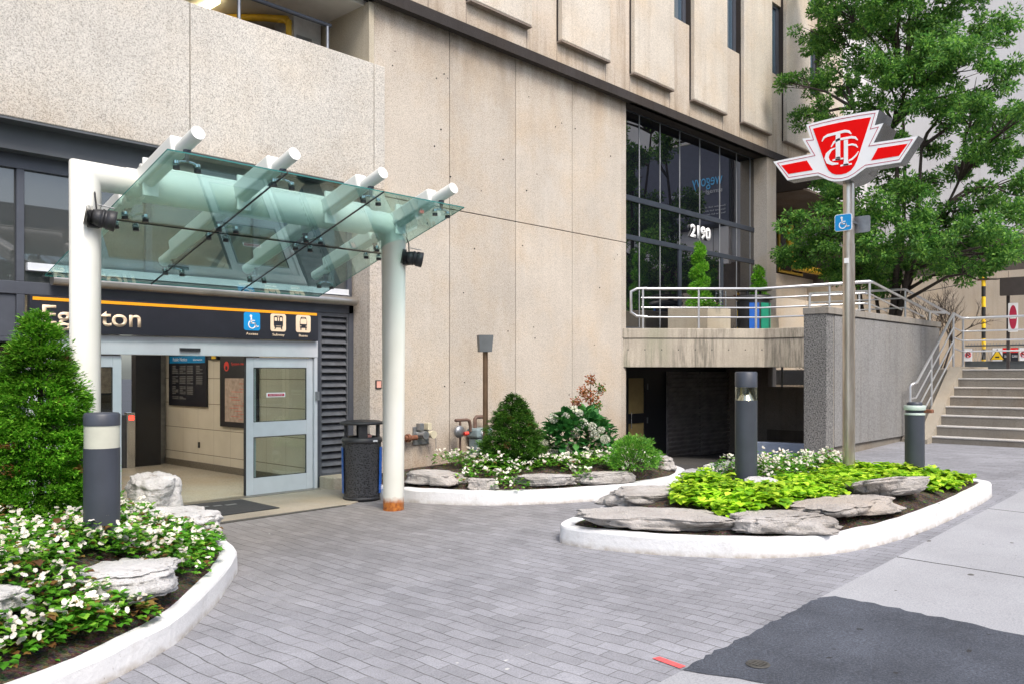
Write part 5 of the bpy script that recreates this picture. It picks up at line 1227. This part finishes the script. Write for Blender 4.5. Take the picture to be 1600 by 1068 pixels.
# ------------------------------------------------------------------ terrace furniture
def topiary(x,y,w,h,label,pl):
    e=thing('spiral_topiary',(x,y,2.87+.5),label,'topiary','spiral topiaries')
    b=MB(); b.cyl((x,y,3.2),(x,y,3.3+h),.02,seg=6); b.build('trunk','bark',e); m=MB()
    for i in range(3600):
        u=rnd.random(); z=3.4+u*h; th=u*4.2*6.283; R_=.36*(1-.62*u)
        rr=R_*.45; c=Vector((x+R_*.42*math.cos(th),y+R_*.42*math.sin(th),z)); d=rv(); p=c+Vector((d.x*rr,d.y*rr,d.z*.10)); m.leaf(p,(d+Vector((0,0,.3))+rv()*.4),rv(),.08,.03,0)
    m.build('foliage','cedar_leaf',e)
    p=thing('concrete_planter_box',(x,y,2.87),pl,'planter','planter boxes on the terrace')
    b=MB(); b.box(x-w/2,x+w/2,y-w/2,y+w/2,2.87,3.42); b.build('box','planter_concrete',p,bevel=.015)
    b=MB(); b.box(x-w/2+.05,x+w/2-.05,y-w/2+.05,y+w/2-.05,3.42,3.425); b.build('soil','soil',p)
topiary(18.35,10.75,1.1,1.55,'spiral green topiary in front of the glass doors on the terrace','square concrete box holding the topiary nearest the wall')
topiary(21.75,10.9,.8,1.3,'spiral green topiary beside the concrete column, partly behind the green bin','square concrete box behind the green recycling bin')
m=MB(); 
begonia(m,18.2,10.4,3.4,.3,.22,70,9,.05,.06); begonia(m,18.55,10.55,3.4,.25,.2,50,8,.05,.06); tag(m.build('planter_flowers',BM),'white flowers around the foot of the first topiary','flowers',kind='stuff')
x,y=20.3,10.3
e=thing('recycling_bin',(x,y,2.87),'double recycling bin with green fronts and blue side on the terrace','bin')
b=MB(); b.lathe([(.42,0),(.42,.85)],(x,y,2.87),8); b.build('body','black_plastic',e)
for k,(t,mt) in enumerate(((-152,'blue_panel'),(-112,'bin_green'),(-67,'bin_green'))):
    a=R(t); M=Matrix.Translation((x+.40*math.cos(a),y+.40*math.sin(a),3.27))@Matrix.Rotation(a,4,'Z'); b=MB(); b.boxm(M,.02,.24,.72); b.build('panel',mt,e)
b=MB(); b.lathe([(.46,.86),(.47,.92),(.40,.97),(.2,.98)],(x,y,2.87),24); b.build('lid','black_plastic',e)
b=MB(); b.lathe([(.44,1.1),(.46,1.12),(.2,1.16)],(x,y,2.87),24); b.cyl((x-.35,y,3.75),(x-.35,y,4.0),.03); b.cyl((x+.35,y,3.75),(x+.35,y,4.0),.03); b.build('roof','black_plastic',e)
# ------------------------------------------------------------------ tree behind the terrace
TX,TY,TZ=23.0,8.1,1.7
def pix(px,py,X): # a point on the plane X=const, used to size the crown of the real tree
    d=px-800; r=(976.2+.679*d,903-.734*d,580-py); t=X/r[0]; return Vector((X,r[1]*t,CAM_H+r[2]*t))
e=thing('street_tree',(TX,TY,TZ),'large dark stemmed leafy tree rising behind the terrace railings and emblem sign','tree')
dense=[(1290,60,60),(1345,30,60),(1400,50,60),(1465,35,55),(1510,85,50),(1550,40,45),(1440,105,55),(1385,115,50),(1325,110,50),(1275,130,38),(1295,175,36),(1255,185,22),(1228,128,16),(1565,125,42),(1500,150,45),(1585,190,34),(1545,205,40),(1475,185,36),(1420,160,40),(1360,165,36),(1300,10,45),(1570,250,36),(1520,240,26),(1460,235,24),(1595,290,30),(1540,300,24),(1500,330,22),
 (1250,350,30),(1228,400,26),(1400,225,34),(1345,215,34),(1450,290,34),(1500,270,34),(1560,320,36),(1540,360,38),(1480,350,36),(1430,300,34),(1595,180,30),(1380,260,34),(1440,410,34),(1500,425,30),(1340,420,36),(1390,440,28),(1530,170,40),(1470,90,45),(1300,285,42),(1335,350,48),(1400,300,35),(1480,400,40),(1385,385,40),(1310,310,46),(1370,325,42),(1425,360,44),(1285,365,46),(1258,400,40),(1340,385,44),(1465,385,42),(1520,385,40),(1570,390,38),(1545,415,26),(1400,405,34),(1310,425,40),(1365,435,36),(1590,345,26),(1445,330,30),
 (1350,-60,60),(1430,-70,60),(1520,-40,60),(1280,-40,50),(1400,-10,60),(1480,-130,70),(1380,-140,70),(1640,380,50)]
cent=[]
for i,(a,b_,r_) in enumerate(dense):
    X=TX+rnd.uniform(-1.6,1.2)-(.5 if b_>300 else 0); c=pix(a,b_,X); cent.append((c,r_*.0165))
lm=MB()
for c,r_ in cent:
    for s_ in range(max(6,int(19*(r_/.75)**2))):
        d=rv(); sc_=c+Vector((d.x,d.y,d.z*.8))*r_*rnd.uniform(.25,1.0)
        rr=rnd.uniform(.13,.27)
        for i in range(120):
            q=rv(); p=sc_+Vector((q.x,q.y,q.z*.65))*rr*rnd.random()**.4
            lm.leaf(p,(q+Vector((0,0,-.15))+rv()*.6),rv(),rnd.uniform(.07,.125),.045,0,.15)
lm.build('crown','tree_leaf',e)
bm=MB()
base=Vector((TX,TY,TZ-.4)); stems=[]
for k,(a,b_,r0) in enumerate(((1395,200,.11),(1335,170,.09),(1440,230,.10),(1500,280,.09),(1330,330,.07),(1470,350,.06),(1410,120,.08))):
    tip=pix(a,b_,TX+(-.4+.15*k)); b0=base+Vector((.12*math.cos(k),.12*math.sin(k),0)); pts=[]
    for j in range(9):
        t=j/8; p=b0.lerp(tip,t); bend=math.sin(t*math.pi)*(.35 if k%2 else -.3)
        p=p+Vector((bend*.4,bend+.08*noise.noise(Vector((k,t*5,0))),.1*noise.noise(Vector((k,t*5,3))))); pts.append(p)
    bm.tube(pts,r0,seg=8,rr=[r0*(1-.65*j/8) for j in range(9)]); stems.append(pts)
allp=[(p,si) for si,s_ in enumerate(stems) for p in s_[2:]]
for c,r_ in cent:
    src=min(allp,key=lambda q:(q[0]-c).length+(1.2 if q[0].z>c.z else 0))[0]; mid=src.lerp(c,.5)+Vector((rnd.uniform(-.15,.15),rnd.uniform(-.15,.15),rnd.uniform(.0,.3)))
    bm.tube([src,src.lerp(mid,.55)+rv()*.05,mid,mid.lerp(c,.6)+rv()*.06,c],.03,seg=6,rr=[.05,.04,.032,.022,.012])
    for k in range(5):
        d=c+rv()*r_*.9; bm.tube([mid.lerp(c,.4),mid.lerp(d,.6)+rv()*.05,d],.01,seg=5,rr=[.018,.012,.005])
bm.build('trunk','bark',e)
# bare bush behind stair railing
e=thing('bare_shrub',(26,7.3,1.9),'leafless brown branching shrub in front of the beige wall','shrub')
b=MB()
def twig(p,d,L,r_,lv):
    q=p+d*L; b.tube([p,p.lerp(q,.5)+rv()*L*.06,q],r_,seg=5,rr=[r_,r_*.8,r_*.55])
    if lv: 
        for k in range(3): twig(p.lerp(q,rnd.uniform(.5,1)),(d+rv()*.6+Vector((0,0,.1))).normalized(),L*rnd.uniform(.55,.8),r_*.6,lv-1)
for k in range(6): twig(Vector((26,7.4+.1*k,1.95)),(Vector((0,-.45+.22*k,.9))+rv()*.25).normalized(),1.0,.028,4)
b.build('branches','bark',e)
# ------------------------------------------------------------------ background building
K=thing('parking_building',(36,4,0),'pale grey concrete building with beige lower wall at the far right','building')
b=MB(); ys_=[-14,-9,-4.5,-.2,4.0,7.55,12.2,17.5]
for i in range(7): b.box(34,36,ys_[i]+.006,ys_[i+1]-.006,1.0,5.46)
b.build('lower_wall','beige_building',K)
b=MB(); b.box(34.6,36,-14,17.5,5.46,6.75); b.box(34.05,36,-14,14,5.3,5.44); b.build('shadow_gap','dark_concrete',K)
b=MB()
for i,(y0,y1) in enumerate(((-14,-4),(-4,6.9),(6.9,17.5))): b.box(33.8,36,y0+.006,y1-.006,6.75,24)
b.build('upper_wall','pale_building',K,bevel=.01)
b=MB(); b.box(33.6,33.82,4.6,5.0,6.6,24); b.build('drain_strip','pale_building',K)
e=thing('billboard',(33.7,2.5,9),'dark wall mounted advertising screen on the pale building, mirrored in the lobby glass','billboard')
b=MB(); b.box(33.55,33.8,-.6,5.2,8.2,12.2); b.build('frame','black_frame',e,bevel=.15,seg=4); b=MB(); b.box(33.53,33.55,-.4,5.05,8.4,12.05); b.build('screen','billboard_dark',e)
text('lettering','wegovy','sign_cyan',e,frame_dir(33.51,4.75,10.1,0,-1),1.5,.34,.01); text('lettering','semaglutide injection','alu_frame',e,frame_dir(33.51,4.75,9.75,0,-1),2.6,.18,.01)
for k in range(3): text('fine_print','See the full details before you start and ask your doctor first','alu_frame',e,frame_dir(33.51,4.9,9.1-.16*k,0,-1),4.6-.4*k,.07,.01)
# striped pole
e=thing('striped_pole',(30,7.4,2),'yellow and black striped pole beyond the stair railing','pole')
zz=1.95; k=0
while zz<4.85:
    b=MB(); b.cyl((30,7.36,zz),(30,7.36,min(4.9,zz+.33)),.06,seg=14); b.build('band','sign_yellow' if k%2==0 else 'tape_black',e); zz+=.33; k+=1
b=MB(); b.cyl((30,7.36,4.9),(30,7.36,5.05),.04); b.box(29.93,30.07,7.2,7.5,4.78,4.84); b.build('cap','rusty_steel',e)
def pole2(): pass
b=MB(); P_=[]
for k in range(13): t=k/12; P_.append((30,7.4+9*t,4.8-1.2*t*(1-t)*.8-.6*t))
b.tube(P_,.012,seg=5); P_=[(30,7.3-6*k/10,4.8+.0*k-.5*(k/10)*(1-k/10)+.3*k/10) for k in range(11)]; b.tube(P_,.012,seg=5); tag(b.build('overhead_wire','thread_wire'),'thin dark wire strung from the striped pole','wire')
e=thing('hanging_marker',(25.8,8.2,4.6),'short yellow marker tube hanging among the tree branches','marker')
c=pix(1383,400,25.5); b=MB(); b.cyl(c-Vector((0,0,.25)),c+Vector((0,0,.22)),.06,seg=12); b.build('tube','sign_yellow',e); b=MB(); b.cyl(c+Vector((0,0,.22)),c+Vector((0,0,1.5)),.01,seg=5); b.build('cord','thread_wire',e)
# small gate with notices
e=thing('barrier_gate',(26.5,5,1.95),'low grey mesh barrier gate at the top of the steps','gate')
GX=27.0
b=MB(); b.box(GX-.05,GX+.05,-1,7.1,1.97,2.2); b.box(GX-.02,GX+.02,-1,7.1,2.62,2.66); b.build('frame','gate_grey',e,bevel=.01)
b=MB()
for k in range(100):
    y=-1+k*.081; b.cyl((GX,y,2.2),(GX,y+.08,2.72),.006,seg=4,caps=False); b.cyl((GX,y+.08,2.2),(GX,y,2.72),.006,seg=4,caps=False)
b.build('mesh','galvanised',e)['kind']='stuff'
def notice(px0,px1,label,kind):
    a=pix(px0,548,GX-.07); c=pix(px1,548,GX-.07); y1,y0=a.y,c.y; z0,z1=2.2,2.56; yc=(y0+y1)/2
    t=thing('notice_sign',(GX,yc,2.2),label,'sign','notices on the barrier gate'); m=MB(); m.box(GX-.09,GX-.07,y0,y1,z0,z1)
    m.build('plate','sign_white' if kind!='redblack' else 'sign_black',t); m=MB(); xx=GX-.093; Ax=Matrix(((0,0,-1),(1,0,0),(0,1,0)))
    r_=(y1-y0)*.4
    if kind=='ring':
        m.lathe([(r_*.8,-.003),(r_,-.003),(r_,.003),(r_*.8,.003)],(xx,yc,2.38),24,axis=Ax,ring=True); m.boxm(Matrix.Translation((xx,yc,2.38))@Matrix.Rotation(R(45),4,'X'),.004,r_*1.7,.03); m.build('ring','sign_red',t); text('letter','P','sign_black',t,frame_dir(xx-.002,yc+.05,2.31,0,-1),.1,.14,.003)
    elif kind=='tri':
        m.add([(xx,yc-.16,2.24),(xx,yc+.16,2.24),(xx,yc,2.5)],[(0,2,1)]); m.add([(xx+.002,yc-.19,2.23),(xx+.002,yc+.19,2.23),(xx+.002,yc,2.54)],[(0,2,1)],1); m.build('triangle',['sign_yellow','tape_black'],t); m=MB(); m.box(xx-.004,xx-.001,yc-.05,yc+.05,2.29,2.33); m.build('car_symbol','tape_black',t)
    else:
        m.box(GX-.093,GX-.09,y0,y1,2.43,2.56); m.build('red_header','sign_red',t); text('lettering','DANGER','sign_white',t,frame_dir(xx-.003,y1-.02,2.455,0,-1),(y1-y0)*.85,.06,.002); text('lettering','CARS','sign_white',t,frame_dir(xx+.001,y1-.04,2.3,0,-1),(y1-y0)*.7,.06,.002)
notice(1507,1519,'white notice with red ring, nearest the railing corner post','ring'); notice(1551,1566,'white notice with yellow warning triangle on the gate','tri'); notice(1567,1575,'narrow black notice with red top, just right of the yellow triangle','redblack'); notice(1579,1591,'wider black notice with red top, left of the last ring sign','redblack'); notice(1593,1606,'white notice with red ring cut by the right edge of the photo','ring')
e=thing('no_entry_sign',(25.6,4.9,2),'narrow oblique no entry sign on a dark post behind the landing railing','sign')
c=pix(1583,496,25.5)
b=MB(); b.box(25.55,25.62,c.y+.10,c.y+.17,1.95,4.35); b.build('post','sign_back_brown',e)
M=frame_dir(25.5,c.y,0,.62,-.78) ; M=Matrix.Translation((25.5,c.y,0))@Matrix.Rotation(R(-90),4,'Z')
b=MB(); b.prismM(rrect(-.115,.115,c.z-.38,c.z+.38,.02),-.01,0,M); b.build('plate','sign_white',e)
b=MB(); b.prismM([(.09*math.cos(t*math.pi/14),c.z+.32*math.sin(t*math.pi/14)) for t in range(28)],-.014,-.0105,M); b.build('disc','sign_maroon',e)
b=MB(); b.prismM([(-.07,c.z-.035),(.07,c.z-.035),(.07,c.z+.035),(-.07,c.z+.035)],-.018,-.0145,M); b.build('bar','sign_white',e)
e=thing('sign_back',(25.4,4.9,4),'dark brown back of a rectangular sign at the right edge','sign')
c=pix(1598,447,25.5); M=Matrix.Translation((25.45,c.y,0))@Matrix.Rotation(R(-86),4,'Z')
b=MB(); b.prismM(rrect(-.52,.5,c.z-.24,c.z+.24,.03),-.01,.01,M); b.build('panel','sign_back_brown',e)
# ------------------------------------------------------------------ buildings across the street (seen mirrored in the glass)
def opp(x0,x1,y,h,mat,label,st=3.2):
    e=thing('office_building',((x0+x1)/2,y,0),label,'building','buildings across the street')
    b=MB(); b.box(x0,x1,y-12,y,-.7,h); b.build('wall',mat,e)
    z=4.2
    while z<h-1.5:
        b=MB(); x=x0+.8
        while x<x1-2: b.box(x,x+1.7,y,y+.05,z,z+1.7); x+=2.2
        b.build('window_row','blue_glass',e); z+=st
    b=MB(); b.box(x0+.5,x1-.5,y,y+.08,.3,3.3); b.build('shopfront','dark_glass',e)
    b=MB(); b.box(x0,x1,y,y+.5,3.4,3.75); b.build('fascia','alu_frame',e)
opp(-34,-12,-21,12,'grey_opposite','grey office block across the street, mirrored in the left windows')
opp(-11.5,9,-21,15,'beige_building','beige office block across the street, mirrored above the doors')
opp(9.5,32,-22,10,'grey_opposite','lower grey block across the street, mirrored in the lobby glass')
b=MB(); b.box(-80,90,-21,-15,-.2,.0); struct(b.build('far_pavement','sidewalk_base'))
